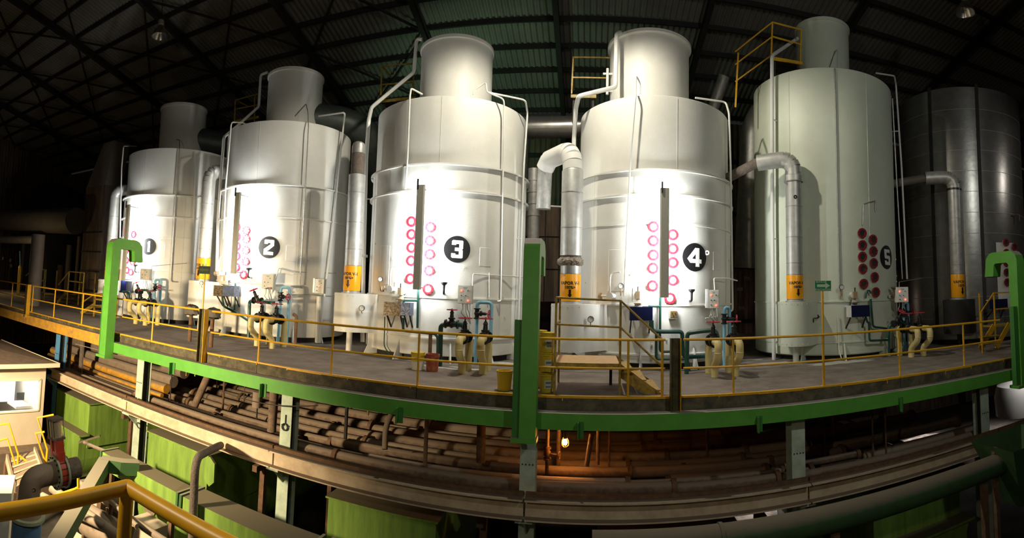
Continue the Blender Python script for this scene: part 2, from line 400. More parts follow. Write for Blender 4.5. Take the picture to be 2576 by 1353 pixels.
def h_column(x, m, label, z0=-6.0, z1=-.6, y=10.1, w=.30, cat='column', group='columns under the deck'):
    t = thing('steel_column', label, cat, (x, y, z0), group)
    MB().box((x-w/2, y-.16, z0), (x+w/2, y-.14, z1)).build('flange', m, t, smooth=0)
    MB().box((x-w/2, y+.14, z0), (x+w/2, y+.16, z1)).build('flange', m, t, smooth=0)
    MB().box((x-.012, y-.14, z0), (x+.012, y+.14, z1)).build('web', 'dark_steel', t, smooth=0)  # shade of the recess painted in by a dark web
    mm = MB()
    for zz in (-1.32, -2.3):
        for dx in (-.1, -.035, .035, .1): mm.cyl((x+dx, y-.175, zz), (x+dx, y-.155, zz), .014, n=6)
    mm.build('bolts', 'dark_steel', t, smooth=0)
    # bracket that carries the runway beam
    MB().box((x-.16, y-.62, -2.22), (x+.16, y-.165, -2.12)).prism([(0, 0), (-.40, 0), (0, -.38)], (x-.015, y-.165, -2.22), (0, 1, 0), (0, 0, 1), (.03, 0, 0)).build('bracket', m, t, smooth=0)
    return t
h_column(-16.67, 'column_blue', 'blue steel column beside the beige booth')
h_column(-11.75, 'column_green', 'pale green column between the two lit green mixers, with a ring shackle')
h_column(-6.52, 'column_green', 'pale green column beside the third green mixer, with a hanging hook')
h_column(-1.13, 'column_green', 'pale green column under the middle hook post by the orange lamp')
h_column(4.25, 'column_green', 'dim green column under the deck between tanks four and five')
h_column(9.52, 'column_green', 'dim green column under the deck below the bare steel tank')
m = MB(); m.torus((-11.6, 9.90, -2.55), (0, 1, .2), .085, .014, 16, 6); tag(m.build('ring_shackle', 'dark_steel'), 'dark ring shackle hanging on the pale column', 'shackle')
m = MB(); m.torus((-6.52, 9.905, -1.35), (0, 1, 0), .075, .016, 16, 6); m.cyl((-6.52, 9.92, -1.28), (-6.52, 9.92, -1.08), .012, n=6); tag(m.build('eye_hook', 'dark_steel'), 'black eye hook on the pale column under the deck', 'hook')
xs = [-16.2, -11.72, -6.5, -1.12, 4.26, 9.52, 14.5]
for a, b in zip(xs[:-1], xs[1:]):
    t = thing('runway_beam', 'cream crane runway beam length carried on the columns', 'beam', ((a+b)/2, 9.5, -2.1), 'lengths of the runway beam')
    a += .02; b -= .02
    MB().box((a, 9.30, -1.765), (b, 9.70, -1.735)).build('top_flange', 'runway', t, smooth=0)
    MB().box((a, 9.48, -2.085), (b, 9.52, -1.767)).build('web', 'runway', t, smooth=0)
    MB().box((a, 9.34, -2.115), (b, 9.66, -2.087)).build('bottom_flange', 'runway', t, smooth=0)
    MB().box((a, 9.46, -1.733), (b, 9.54, -1.66)).build('rail', 'rust', t, smooth=0)
# ------------------------------------------------------------------ railing of the deck
def h_post(x, label):
    t = thing('stub_post', label, 'post', (x, 9.78, -.25), 'steel stub posts in the railing')
    MB().box((x-.10, 9.70, -.255), (x-.085, 9.87, 1.12)).build('flange', 'olive', t, smooth=0)
    MB().box((x+.085, 9.70, -.255), (x+.10, 9.87, 1.12)).build('flange', 'yellow', t, smooth=0)
    MB().box((x-.085, 9.78, -.255), (x+.085, 9.80, 1.12)).build('web', 'olive', t, smooth=0)
h_post(-19.15, 'yellow stub post in the railing over the yellow beam')
h_post(-9.15, 'dark and yellow stub post in the railing near tank two')
h_post(1.66, 'dark yellow stub post in the railing below tank four stairs')
def railing(x0, x1, posts, label):
    t = thing('railing', label, 'railing', ((x0+x1)/2, 9.92, 0), 'deck railings')
    MB().tube([(x0, 9.92, 1.08), (x1, 9.92, 1.08)], .026, 8).build('top_rail', 'yellow', t)
    MB().tube([(x0, 9.92, .53), (x1, 9.92, .53)], .022, 8).build('mid_rail', 'yellow', t)
    for x in posts: MB().tube([(x, 9.92, .007), (x, 9.92, 1.055)], .024, 8).build('post', 'yellow', t)
railing(-33, -19.3, (-31, -29, -27, -25, -23, -21), 'yellow railing far along the deck past the first stub post')
railing(-19.0, -9.32, (-18.95, -17.1, -15.1, -13.2, -11.3, -9.4), 'yellow railing behind the left hook post')
railing(-8.98, 1.48, (-7.4, -5.4, -3.4, -1.4, .76, 1.42), 'yellow railing in front of tanks two and three')
railing(1.84, 10.2, (2.85, 4.84, 6.82, 8.83), 'yellow railing in front of tanks four and five')
# evacuation signs
def sign(x, zt, w, h, label, fresh):
    t = thing('sign_post', label, 'sign', (x, 9.99, 0), None)
    MB().tube([(x, 9.99, .007), (x, 9.99, zt-h/2)], .024, 8).build('pole', 'yellow', t)
    b = MB().box((x-w/2, 9.955, zt-h/2), (x+w/2, 9.965, zt+h/2)).build('board', 'sign_green' if fresh else 'sign_dark', t, smooth=0)
    fg = 'sign_pale' if fresh else 'sign_faded'
    m = MB(); o = (x, 9.9535, zt-.005*0)
    a = [(-.36*w, -.11*h), (.14*w, -.11*h), (.14*w, -.27*h), (.44*w, .02*h), (.14*w, .31*h), (.14*w, .15*h), (-.36*w, .15*h)]
    if not fresh: a = [(-p, q) for p, q in a]
    m.prism(a, o, (1, 0, 0), (0, 0, 1), (0, .001, 0)).build('arrow', fg, b, smooth=0)
    if fresh:
        for s_, zz, sz in (('RUTA DE', .38, .062), ('EVACUACION', -.37, .062)):
            vs, fs = text_geo(s_, sz, .001); MB().add([(x-.04*(zz > 0)+v.x, 9.9535, zt+zz*h+v.y) for v in vs], fs).build('lettering', fg, b, smooth=0, fix=False)
        f = MB()
        for c0, c1 in (((-.49, -.49), (.49, -.49)), ((.49, -.49), (.49, .49)), ((.49, .49), (-.49, .49)), ((-.49, .49), (-.49, -.49))):
            f.bar((x+c0[0]*w, 9.953, zt+c0[1]*h), (x+c1[0]*w, 9.953, zt+c1[1]*h), .002, .006, up=(0, 1, 0))
        f.build('border', fg, b, smooth=0)
p = at_y(2068, 719, 9.96); sign(p.x+.02, p.z, .40, .225, 'green evacuation route sign with pale arrow on a yellow pole', True)
p = at_y(514, 679, 9.96); sign(p.x, p.z, .42, .21, 'faded dark green arrow sign on a yellow pole near tank two', False)
# ------------------------------------------------------------------ the tanks
TY = 15.7
class T: pass
def mk(n, cx, R, rim, rings, dome, num, glasses, word):
    t = T(); t.n, t.cx, t.R, t.word = n, cx, R, word; t.cy = TY
    t.rim = on_cyl(cx, TY, R, *rim).z; t.rings = [on_cyl(cx, TY, R, *r).z for r in rings]; t.dome = dome; t.num = num; t.glasses = glasses
    return t
def S(t, x, y, off=0.): return on_cyl(t.cx, t.cy, t.R+off, x, y)
def phi(t, p): return math.atan2(p.x-t.cx, t.cy-p.y)
def nrm(t, p): return Vector((p.x-t.cx, p.y-t.cy, 0)).normalized()
DIG = {
 1: [[(-.20, .40), (-.02, .66), (.20, .66), (.20, -.66), (-.12, -.66), (-.12, .36), (-.20, .36)]],
 2: [[(-.45, .62), (-.38, .70), (.40, .67), (.46, .60), (.46, .15), (-.15, -.37), (.41, -.42), (.40, -.70), (-.49, -.67), (-.48, -.17), (.11, .27), (.12, .39), (-.13, .39), (-.13, .30), (-.45, .31)]],
 3: [[(-.41, .60), (-.33, .68), (.40, .66), (.45, .60), (.44, .05), (.37, -.01), (.43, -.09), (.43, -.60), (.36, -.67), (-.36, -.65), (-.44, -.58), (-.44, -.30), (-.13, -.31), (-.12, -.40), (.12, -.40), (.12, -.14), (-.19, -.13), (-.17, .13), (.13, .12), (.14, .39), (-.09, .39), (-.09, .31), (-.41, .32)]],
 4: [[(.04, .66), (.36, .65), (.36, -.67), (.04, -.66)], [(.361, -.13), (.55, -.15), (.55, -.44), (.361, -.42)], [(.01, .67), (.039, .67), (.039, .22), (-.24, -.10), (.039, -.13), (.039, -.41), (-.40, -.40), (-.63, -.10)]],
 5: [[(-.42, .67), (.53, .65), (.53, .38), (-.05, .40), (-.03, .16), (.50, .13), (.60, .03), (.60, -.66), (-.28, -.64), (-.36, -.28), (-.05, -.28), (.02, -.38), (.27, -.38), (.28, -.13), (-.25, -.12), (-.36, -.03)]],
}
TK = {
 1: mk(1, -16.73, 2.42, (432, 370), [(400, 490), (410, 545), (410, 596), (400, 681)], (460, 403, 518, 256, .45), (374, 620, 21),
       [(321, 580), (321, 604), (322, 630), (322, 655), (323, 680), (339, 590), (338, 612), (337, 635), (336, 659), (332, 685)], 'one'),
 2: mk(2, -10.85, 2.40, (725, 300), [(700, 464), (690, 545), (700, 715), (700, 800)], (743, 674, 812, 166, .45), (677, 622, 28),
       [(600, 572), (600, 596), (600, 620), (599, 645), (598, 672), (622, 580), (622, 602), (621, 630), (620, 658), (615, 691)], 'two'),
 3: mk(3, -4.54, 2.48, (1130, 237), [(1130, 413), (1130, 480), (1130, 750), (1100, 852)], (1150, 1060, 1240, 84, .4), (1150, 627, 34),
       [(1038, 558), (1038, 590), (1038, 623), (1037, 656), (1035, 701), (1084, 572), (1083, 606), (1082, 640), (1081, 681), (1078, 727)], 'three'),
 4: mk(4, 1.95, 2.39, (1640, 236), [(1650, 427), (1650, 490), (1650, 562), (1650, 768), (1600, 892)], (1634, 1535, 1733, 70, .3), (1748, 647, 36),
       [(1644, 571), (1644, 606), (1644, 642), (1643, 675), (1642, 719), (1691, 591), (1691, 626), (1691, 661), (1691, 705), (1684, 750)], 'four'),
 5: mk(5, 7.81, 2.42, (2072, 168), [(2080, 759), (2080, 862)], (2070, 2002, 2135, 41, .45), (2230, 647, 30),
       [(2166, 587), (2167, 617), (2167, 646), (2168, 676), (2170, 714), (2193, 603), (2194, 632), (2195, 662), (2197, 697), (2200, 735)], 'five'),
 6: mk(6, 14.2, 2.55, (2440, 217), [], None, None,
       [(2528, 610), (2529, 636), (2529, 661), (2530, 685), (2531, 710), (2549, 621), (2550, 650), (2551, 675)], 'six'),
}
SMALL = {}
def sight_glass(t, px, py, root, r=.145, dk=False):
    p = S(t, px, py); n = nrm(t, p); base = p-n*.03
    neck = MB().lathe([(r*.80, 0), (r*.80, .075)], base, 20, n).build('sight_glass', 'white' if not dk else 'tank_five', root)
    MB().lathe([(r, .075), (r, .115), (r*.60, .115), (r*.60, .075)], base, 24, n).build('flange_ring', 'red' if not dk else 'red_dark', neck)
    MB().lathe([(r*.61, .09), (.001, .092)], base, 20, n).build('glass', 'sight_dark' if dk else 'sight', neck)
    u, w = orth(n); m = MB()
    for i in range(8):
        a = 2*PI*i/8+.2; c = base+(u*math.cos(a)+w*math.sin(a))*r*.83; m.cyl(c+n*.115, c+n*.145, .013, n=6)
    b = m.build('bolts', 'red' if not dk else 'red_dark', neck, smooth=0); b['kind'] = 'stuff'
LAB = {1: 'white tank numbered one, partly hidden by a green hook post', 2: 'white tank numbered two, a grey switch box alone on its right side', 3: 'white tank numbered three, beside the capped lagged vapour pipe',
       4: 'white tank numbered four, behind the yellow stair platform', 5: 'tall pale greenish tank numbered five behind the evacuation sign', 6: 'bare stainless steel clad tank beside tank five'}
for k, t in TK.items():
    cx, cy, R = t.cx, t.cy, t.R
    wm = 'tank_five' if k == 5 else ('stainless' if k == 6 else 'white')
    root = thing('storage_tank', LAB[k], 'tank', (cx, cy, 0), 'row of tanks on the deck'); t.root = root
    MB().lathe([(R-.16, .004), (R-.16, .17)], (cx, cy, 0), 96).build('base_shade_ring', 'dark_steel', root)  # dark ring standing in for the shadow band under the tank
    if k in (2, 3, 4, 1):
        zs = t.rings[0]; prof = [(R-.02, .16), (R, .18), (R, zs), (R-.07, zs+.02), (R-.07, t.rim-.02), (R-.10, t.rim), (R-.5, t.rim+.05), (t.R*.3, t.rim+.25)]
    else: prof = [(R-.03, .14), (R, .17), (R, t.rim-.02), (R-.03, t.rim), (R-.5, t.rim+.05), (t.R*.3, t.rim+.25)]
    if k == 6:
        # cladding hoops and dark vertical cover strips
        shellp = MB().lathe(prof, (cx, cy, 0), 96).build('shell', wm, root)
        z = .9
        while z < t.rim-.1:
            MB().lathe([(R-.01, z-.012), (R+.012, z-.008), (R+.012, z+.008), (R-.01, z+.012)], (cx, cy, 0), 96).build('cladding_hoop', 'aluminium_dull', root); z += .78
        for px in (2347, 2467):
            p = S(t, px, 500); n = nrm(t, p); q = Vector((-n.y, n.x, 0))
            MB().obox((p.x, p.y, (t.rim+.5)/2+.1), n*.03, q*.065, (0, 0, (t.rim-.5)/2)).build('cover_strip', 'dark_steel', root, smooth=0)
    else:
        MB().lathe(prof, (cx, cy, 0), 96).build('shell', wm, root)
        for i, z in enumerate(t.rings):
            w = .085 if (k in (2, 3, 4, 1) and i < 2) else .035
            MB().lathe([(R-.01, z-.028), (R+w, z-.022), (R+w, z+.022), (R-.01, z+.028)], (cx, cy, 0), 96).build('stiffener_ring', wm, root)
        # raised patch plates
        for a, zc, w, h in ((-.55, 2.6, .5, 1.1), (.72, 2.9, .35, .5), (-.2, 1.95, .7, .35)):
            if k == 5: continue
            m = MB(); n = 8; vs = []
            for j in range(n+1):
                ph = a+(j/n-.5)*w/R
                for z in (zc-h/2, zc+h/2): vs.append((cx+(R+.010)*math.sin(ph), cy-(R+.010)*math.cos(ph), z))
            m.add(vs, [(2*j, 2*j+2, 2*j+3, 2*j+1) for j in range(n)])
            for z in (zc-h/2, zc+h/2):
                m.tube([(cx+(R+.004)*math.sin(a+(j/n-.5)*w/R), cy-(R+.004)*math.cos(a+(j/n-.5)*w/R), z) for j in range(n+1)], .008, 5)
            for s_ in (-1, 1):
                ph = a+s_*w/2/R; m.tube([(cx+(R+.004)*math.sin(ph), cy-(R+.004)*math.cos(ph), zc-h/2), (cx+(R+.004)*math.sin(ph), cy-(R+.004)*math.cos(ph), zc+h/2)], .008, 5)
            m.build('patch_plate', wm, root)
        # vertical weld seams and little lugs
        for a, z0, z1 in ((.95, .2, t.rim-.1), (-.9, .2, t.rim-.1), (.15, t.rings[0], t.rim-.05)):
            rr = R-.07+.003 if k != 5 and z0 > 2 else R+.003
            if z0 < 2 and k != 5: z1 = t.rings[0]
            MB().tube([(cx+rr*math.sin(a), cy-rr*math.cos(a), z0), (cx+rr*math.sin(a), cy-rr*math.cos(a), z1)], .007, 5).build('weld_seam', wm, root)
        for j in range(9):
            a = random.uniform(-1.1, 1.1); z = random.uniform(.6, 3.6); n = Vector((math.sin(a), -math.cos(a), 0)); c = Vector((cx, cy, z))+n*(R+.01)
            MB().obox(c, n*.02, Vector((-n.y, n.x, 0))*.022, (0, 0, .022)).build('lug', wm, root, smooth=0)
        # triangular feet
        for a in (-.75, -.25, .35, .8, 1.2):
            n = Vector((math.sin(a), -math.cos(a), 0)); q = Vector((-n.y, n.x, 0)); c = Vector((cx, cy, 0))+n*(R-.17)
            MB().prism([(0, .004), (.42, .004), (.17, .55), (0, .55)], c-q*.02, n, (0, 0, 1), q*.04).build('foot_gusset', wm, root, smooth=0)
    if t.dome:
        cpx, l, r_, top, back = t.dome; yd = cy+back
        a0 = ray(l, top+60); a1 = ray(r_, top+60)
        az0, az1 = math.atan2(a0.x, a0.y), math.atan2(a1.x, a1.y); az = (az0+az1)/2; hw = (az1-az0)/2
        d = yd/math.cos(az); rd = d*math.sin(hw); dx = d*math.sin(az); zt = (EYE+ray(cpx, top)*((d-rd)/math.hypot(ray(cpx, top).x, ray(cpx, top).y))).z
        t.dx, t.dy, t.rd, t.dz = dx, yd, rd, zt
        dm = MB().lathe([(rd, t.rim-.1), (rd, zt-.06), (rd+.03, zt-.05), (rd+.03, zt-.012), (rd-.01, zt), (rd*.6, zt+.10), (.01, zt+.16)], (dx, yd, 0), 64).build('dome', wm, root)
        MB().lathe([(rd-.01, zt-.14), (rd+(.08 if k == 4 else .045), zt-.12), (rd+(.08 if k == 4 else .045), zt-.03), (rd-.01, zt-.01)], (dx, yd, 0), 64).build('dome_rim', wm, dm)
    if t.num:
        px, py, rp = t.num; p = S(t, px, py); d = math.hypot(p.x, p.y); r = rp*d/F; ph = phi(t, p)
        vs = []; fs = []; n = 40; rings = 5
        vs.append(Vector((0, 0, 0)))
        for j in range(1, rings+1): vs += [Vector((r*j/rings*math.cos(2*PI*i/n), r*j/rings*math.sin(2*PI*i/n), 0)) for i in range(n)]
        fs = [(0, 1+i, 1+(i+1) % n) for i in range(n)]
        for j in range(1, rings): fs += [(1+(j-1)*n+i, 1+j*n+i, 1+j*n+(i+1) % n, 1+(j-1)*n+(i+1) % n) for i in range(n)]
        disc = MB().add(wrap(vs, cx, cy, R+.013, ph, p.z), fs).build('number_disc', 'black', root, fix=False)
        gv, gf = poly_cuts(DIG[k])
        MB().add(wrap(gv, cx, cy, R+.016, ph, p.z, r, r), gf).build('numeral', 'white_small', disc, smooth=0, fix=False)
    for g in t.glasses: sight_glass(t, *g, root, .15 if k != 5 else .155, k >= 5)
# pale board behind the sight glasses of the steel tank
t = TK[6]; p = S(t, 2535, 660); a = phi(t, p); m = MB(); vs = []
for j in range(7):
    for z in (1.2, p.z+.75): vs.append((t.cx+(t.R+.02)*math.sin(a+(j/6-.5)*.42), t.cy-(t.R+.02)*math.cos(a+(j/6-.5)*.42), z))
m.add(vs, [(2*j, 2*j+2, 2*j+3, 2*j+1) for j in range(6)]).build('glass_panel', 'white', t.root)
# ------------------------------------------------------------------ strip lights before the sight glasses
for k, (pt, pb) in {1: ((319, 515), (310, 706)), 2: ((594, 484), (588, 688)), 3: ((1056, 465), (1049, 728)), 4: ((1673, 473), (1671, 748))}.items():
    t = TK[k]; off = .60; p = S(t, *pt, off); q = S(t, *pb, off)
    mid = (p+q)/2; n = nrm(t, mid); w = Vector((-n.y, n.x, 0)); z0, z1 = q.z, p.z; c = Vector((mid.x, mid.y, (z0+z1)/2)); hz = (z1-z0)/2
    L = thing('strip_light', 'long upright fluorescent fixture with its back to view, lighting tank %s' % t.word, 'light', (mid.x, mid.y, z0), 'fixtures lighting the tanks')
    b = MB()
    b.prism([(-.12, -.06), (-.085, 0), (.085, 0), (.12, -.06), (.112, -.06), (.08, -.008), (-.08, -.008), (-.112, -.06)], c-Vector((0, 0, hz)), w, n, (0, 0, 2*hz))
    b.build('housing', 'box_grey', L, smooth=0)
    for z in (z0, z1): MB().obox((c.x-n.x*.03, c.y-n.y*.03, z), w*.11, n*.03, (0, 0, .004)).build('end_cap', 'box_grey', L, smooth=0)
    for s_ in (-1, 1):
        MB().cyl(c+w*.04*s_-n*.03-Vector((0, 0, hz-.03)), c+w*.04*s_-n*.03+Vector((0, 0, hz-.03)), .014, n=8).build('tube', 'tube_light', L)
    for z in (z0+.05, z1-.05):
        MB().bar((c.x-n.x*.02, c.y-n.y*.02, z), (c.x-n.x*(off-.01), c.y-n.y*(off-.01), z), .03, .03).build('arm', 'iron', L, smooth=0)
    MB().obox((c.x+n.x*.012-w.x*.07, c.y+n.y*.012-w.y*.07, z1+.02), w*.02, n*.02, (0, 0, .14)).build('cable_gland', 'iron', L, smooth=0)
    l = lamp('strip_light_lamp', 'AREA', (0, 0, 0), {1: 240, 2: 290, 3: 200, 4: 200}[k], (.97, 1, .98), .15, size_y=2*hz-.1)
    l.rotation_euler = (-n).to_track_quat('-Z', 'Z').to_euler(); l.parent = L; l.location = c-n*.065-Vector((mid.x, mid.y, z0))
# ------------------------------------------------------------------ vapour pipes
VY = 13.6
def band(cx, cy, r, z0, z1, root, extra=''):
    b = MB().lathe([(r+.004, z0), (r+.006, z0+.005), (r+.006, z1-.005), (r+.004, z1)], (cx, cy, 0), 32).build('marker_band', 'orange_band', root)
    h = z1-z0
    for s_, zz, sz in (('VAPOR V-1', z0+h*.66, .095*h/.7), ('100%>', z0+h*.50, .085*h/.7)):
        vs, fs = text_geo(s_, sz*1.25, .004); MB().add(wrap(vs, cx, cy, r+.009, 0, zz), fs).build('lettering', 'black', b, smooth=0, fix=False)
    vs, fs = poly_cuts([[(-.04, .18), (.04, .18), (.04, .02), (.075, .02), (0, -.10), (-.075, .02), (-.04, .02)]], .03)
    MB().add(wrap(vs, cx, cy, r+.009, 0, z0+h*.22, h*.8/.7, h*.8/.7), fs).build('arrow', 'black', b, smooth=0, fix=False)
def steam_chest(k, cx, cy, z0, z1, m, hw=.50):
    t = TK[k]; c = thing('steam_chest', 'rounded steel box joining the vapour pipe to tank %s' % t.word, 'steam box', (cx, cy, z0), 'steam boxes at the feet of the tanks')
    d = (Vector((t.cx, t.cy, 0))-Vector((cx, cy, 0))); L = d.length-t.R+.04; d.normalize(); s_ = Vector((-d.y, d.x, 0))
    poly = []
    for i in range(17):
        a = PI/2+PI*i/16; poly.append((math.cos(a)*hw, math.sin(a)*hw))
    L2 = max(L, .1)
    edge = math.sqrt(max(t.R**2-hw*hw, .1)); Lc = d.length*0+(Vector((t.cx, t.cy, 0))-Vector((cx, cy, 0))).length-edge+.02
    poly += [(Lc, -hw)]+[((Vector((t.cx, t.cy, 0))-Vector((cx, cy, 0))).length-math.sqrt(t.R**2-v*v)-.004, v) for v in (-hw*.5, 0, hw*.5)]+[(Lc, hw)]
    MB().prism(poly, (cx, cy, z0), d, s_, (0, 0, z1-z0)).build('box', m, c, smooth=25)
    for i in range(10):
        a = PI/2+PI*(i+.5)/10; pp = Vector((cx, cy, 0))+d*math.cos(a)*(hw+.004)+s_*math.sin(a)*(hw+.004)
        for z in (z0+.06, z1-.06):
            MB().cyl((pp.x, pp.y, z-.012), (pp.x, pp.y, z+.012), .012, n=6).build('rivet', m, c, smooth=0)
    fx = cx-d.x*.3; fy = cy-d.y*.3
    MB().cyl((cx, cy, .003), (cx, cy, z0-.001), .09, n=14).build('leg', m, c)
    return c
def seam(cx, cy, r, z, root): MB().lathe([(r, z-.014), (r+.008, z-.010), (r+.008, z+.010), (r, z+.014)], (cx, cy, 0), 28).build('seam', 'aluminium_dull', root)
VPX = {1: (283, 600), 2: (519, 560), 3: (891, 600), 4: (1438, 560), 5: (1998, 600), 6: (2405, 600)}
def zat(k, px, py): return at_y(px, py, VY).z
for k, pp in VPX.items():
    c = at_y(*pp, VY); cx, cy = c.x, c.y; t = TK[k]
    lab = {1: 'silver vapour pipe with orange band beside tank one', 2: 'silver vapour pipe with orange band between tanks one and two', 3: 'capped silver vapour pipe with brown lagging, beside tank three',
           4: 'silver vapour pipe with white lagged elbow and a crumbling collar, beside tank four', 5: 'silver vapour pipe with torn cladding before tank five', 6: 'dim silver vapour pipe with orange band before the bare steel tank'}[k]
    V = thing('vapour_pipe', lab, 'pipe', (cx, cy, 0), 'vapour pipes'); r = {1: .25, 2: .25, 3: .255, 4: .27, 5: .24, 6: .24}[k]
    zb0, zb1, zbox0, ztop = {1: (700, 656, 742, 462), 2: (702, 650, 800, 408), 3: (731, 669, 833, 357), 4: (757, 690, 882, 345), 5: (752, 692, 868, 372), 6: (748, 690, 860, 425)}[k]
    px = pp[0]
    z_b0, z_b1 = zat(k, px, zb0), zat(k, px, zb1); zb = zat(k, px, zbox0); zt = zat(k, px, ztop)
    zchest = z_b0-.08
    steam_chest(k, cx, cy, max(zb, .45), zchest, {5: 'tank_five', 6: 'dark_steel'}.get(k, 'white'), .50 if k != 6 else .55)
    MB().lathe([(r+.05, zchest+.002), (r+.05, zchest+.03), (r, zchest+.032), (r, z_b0-.001)], (cx, cy, 0), 32).build('foot_flange', 'aluminium_dull', V)
    band(cx, cy, r, z_b0, z_b1, V)
    MB().lathe([(r, z_b0-.02), (r, z_b1+.02)], (cx, cy, 0), 32).build('sleeve', 'aluminium', V)
    am = {6: 'aluminium_dull'}.get(k, 'aluminium')
    if k == 3:
        zl0, zl1 = zat(3, 893, 441), zat(3, 895, 388)
        MB().lathe([(r, z_b1+.001), (r, zl0), (r-.03, zl0+.01)], (cx, cy, 0), 32).build('riser', am, V)
        MB().lathe([(r-.045, zl0-.01), (r-.045, zl1)], (cx, cy, 0), 32).build('lagging', 'lagging', V)
        MB().lathe([(r-.06, zl1), (r-.05, zl1+.01), (r-.05, zt-.17), (r-.08, zt-.07), (r-.15, zt-.015), (.01, zt)], (cx, cy, 0), 32).build('cap', 'aluminium_dull', V)
        for z in (z_b1+.5, z_b1+1.3, z_b1+2.2): seam(cx, cy, r, z, V)
        MB().bar((cx+r*.5, cy+.1, z_b1+.35), (t.cx-t.R*.9, cy+.8, z_b1+.35), .05, .08).build('strut', 'aluminium_dull', V, smooth=0)
    else:
        rad = .45 if k != 4 else .42
        dirs = {1: (.85, .5, 0), 2: (.45, .9, 0), 4: (-.62, .78, -.05), 5: (-.86, .45, -.10), 6: (-.88, .42, -.07)}[k]
        d = Vector(dirs).normalized(); zc = zt-r-rad*.15
        L = {1: 1.1, 2: 1.0, 4: .75, 5: .62, 6: .62}[k]
        if k == 4:
            zr0, zr1 = zat(4, 1433, 668), zat(4, 1433, 648); zj = zat(4, 1440, 432)
            MB().lathe([(r, z_b1+.001), (r, zr0)], (cx, cy, 0), 32).build('lower_sleeve', 'aluminium', V)
            mm = MB(); n = 36
            vs = []
            for j in range(5):
                for i in range(n):
                    a = 2*PI*i/n; rr = r+(.0, .07, .085, .06, .0)[j]+random.uniform(-.02, .03); vs.append((cx+rr*math.cos(a), cy+rr*math.sin(a), zr0+(zr1-zr0)*j/4+random.uniform(-.02, .02)))
            mm.add(vs, [(j*n+i, j*n+(i+1) % n, (j+1)*n+(i+1) % n, (j+1)*n+i) for j in range(4) for i in range(n)]).build('broken_collar', 'rubble', V, smooth=0)
            MB().lathe([(r-.01, zr0), (r-.01, zr1+.06)], (cx, cy, 0), 24).build('lagging', 'lagging', V)
            MB().lathe([(r+.02, zr1+.05), (r+.02, zj), (r-.02, zj+.08)], (cx, cy, 0), 32).build('riser', 'aluminium', V)
            for z in (zr1+.8, zr1+1.75): seam(cx, cy, r+.02, z, V)
            z_e = zj+.06; em = 'white'
        else:
            z_e = zc-rad; em = am
            MB().lathe([(r, z_b1+.001), (r, z_e)], (cx, cy, 0), 32).build('riser', am, V)
            for z in (z_b1+.35, z_b1+1.1, z_b1+2.0): seam(cx, cy, r, z, V)
            if k == 5:
                MB().lathe([(r+.035, z_e-.28), (r+.05, z_e-.26), (r+.05, z_e-.10), (r+.01, z_e-.08)], (cx, cy, 0), 28).build('torn_collar', 'aluminium', V)
                MB().lathe([(r-.02, z_e-.10), (r-.02, z_e+.10)], (cx, cy, 0), 24).build('bare_gap', 'rust', V)
                q = Vector((cx-.32, cy-.10, z_e-.35)); MB().prism([(0, 0), (.1, -.05), (.16, .12), (.1, .36), (.02, .40)], q, (1, 0, 0), (0, 0, 1), (0, .012, 0)).build('torn_sheet', 'aluminium_dull', V, smooth=0)
                MB().torus((cx-.05, cy-r-.005, z_b1+2.25), (0, 1, 0), .04, .018, 12, 6).build('plug', 'iron', V)
            if k == 6: MB().lathe([(r-.01, z_e-.05), (r+.03, z_e-.04), (r+.03, z_e+.02), (r-.01, z_e+.03)], (cx, cy, 0), 28).build('dark_joint', 'iron', V)
        # mitred elbow made of segments
        p0 = Vector((cx, cy, z_e)); top = Vector((cx, cy, zc)); seg = 5; path = []
        e = top+d*rad
        for j in range(seg+1):
            s_ = j/seg; path.append(p0*(1-s_)**2+top*2*s_*(1-s_)+e*s_*s_)
        el = None
        for j in range(seg):
            dd = (path[j+1]-path[j])
            MB().cyl(path[j]-dd*.08, path[j+1]+dd*.08, r*(1.02 if j % 2 else 1.0), n=28).build('elbow_segment', em, V)
        MB().cyl(e-d*.04, e+d*L, r*.99, n=28).build('branch', em, V)
        if k in (5, 6):
            MB().tube([e+d*L, e+d*(L+.06), e+d*(L+1.5)+Vector((-.1, .35, -.55 if k == 5 else -.15))], r*.62, 18).build('bare_pipe', 'lagging' if k == 5 else 'duct_far', V)
        if k == 4:
            MB().cyl(e+d*L, e+d*(L+.2)+Vector((0, 0, -.2)), r*.98, n=28).build('branch', em, V)
            MB().cyl(e+d*(L+.2)+Vector((0, 0, -.1)), e+d*(L+.25)+Vector((0, 0, -1.4)), r*.8, n=24).build('branch', 'aluminium_dull', V)
# ------------------------------------------------------------------ conduits and vent pipes on the tanks
def P(t, a):     # ('s', px, py, off) on the tank wall, ('y', px, py, Y) in a plane
    return S(t, a[1], a[2], a[3]) if a[0] == 's' else at_y(a[1], a[2], a[3])
def conduit(k, pts, r, label, m='white_small', rad=.12, clips=()):
    t = TK[k]; q = bend([P(t, a) for a in pts], rad); low = min(q, key=lambda v: v.z)
    o = thing('conduit', label, 'conduit', low, 'conduits on the tanks')
    MB().tube(q, r, 8).build('tube', m, o)
    for a in clips:
        c = P(t, a); n = nrm(t, c); d = math.hypot(c.x-t.cx, c.y-t.cy)-t.R
        MB().bar(c, c-n*(d-.005), .03, .03).build('clip', m, o, smooth=0)
    return o
s, y = 's', 'y'
conduit(1, [(y, 343, 368, 15.2), (s, 311, 367, .12), (s, 306, 424, .10), (s, 302, 598, .10)], .03, 'thin white conduit hooked over the rim of tank one, far side')
conduit(1, [(y, 436, 349, 15.9), (y, 451, 352, 14.9), (s, 452, 372, .10), (s, 443, 486, .10), (s, 429, 708, .10), (s, 446, 709, .06)], .022, 'thin grey conduit down the front of tank one', 'aluminium_dull')
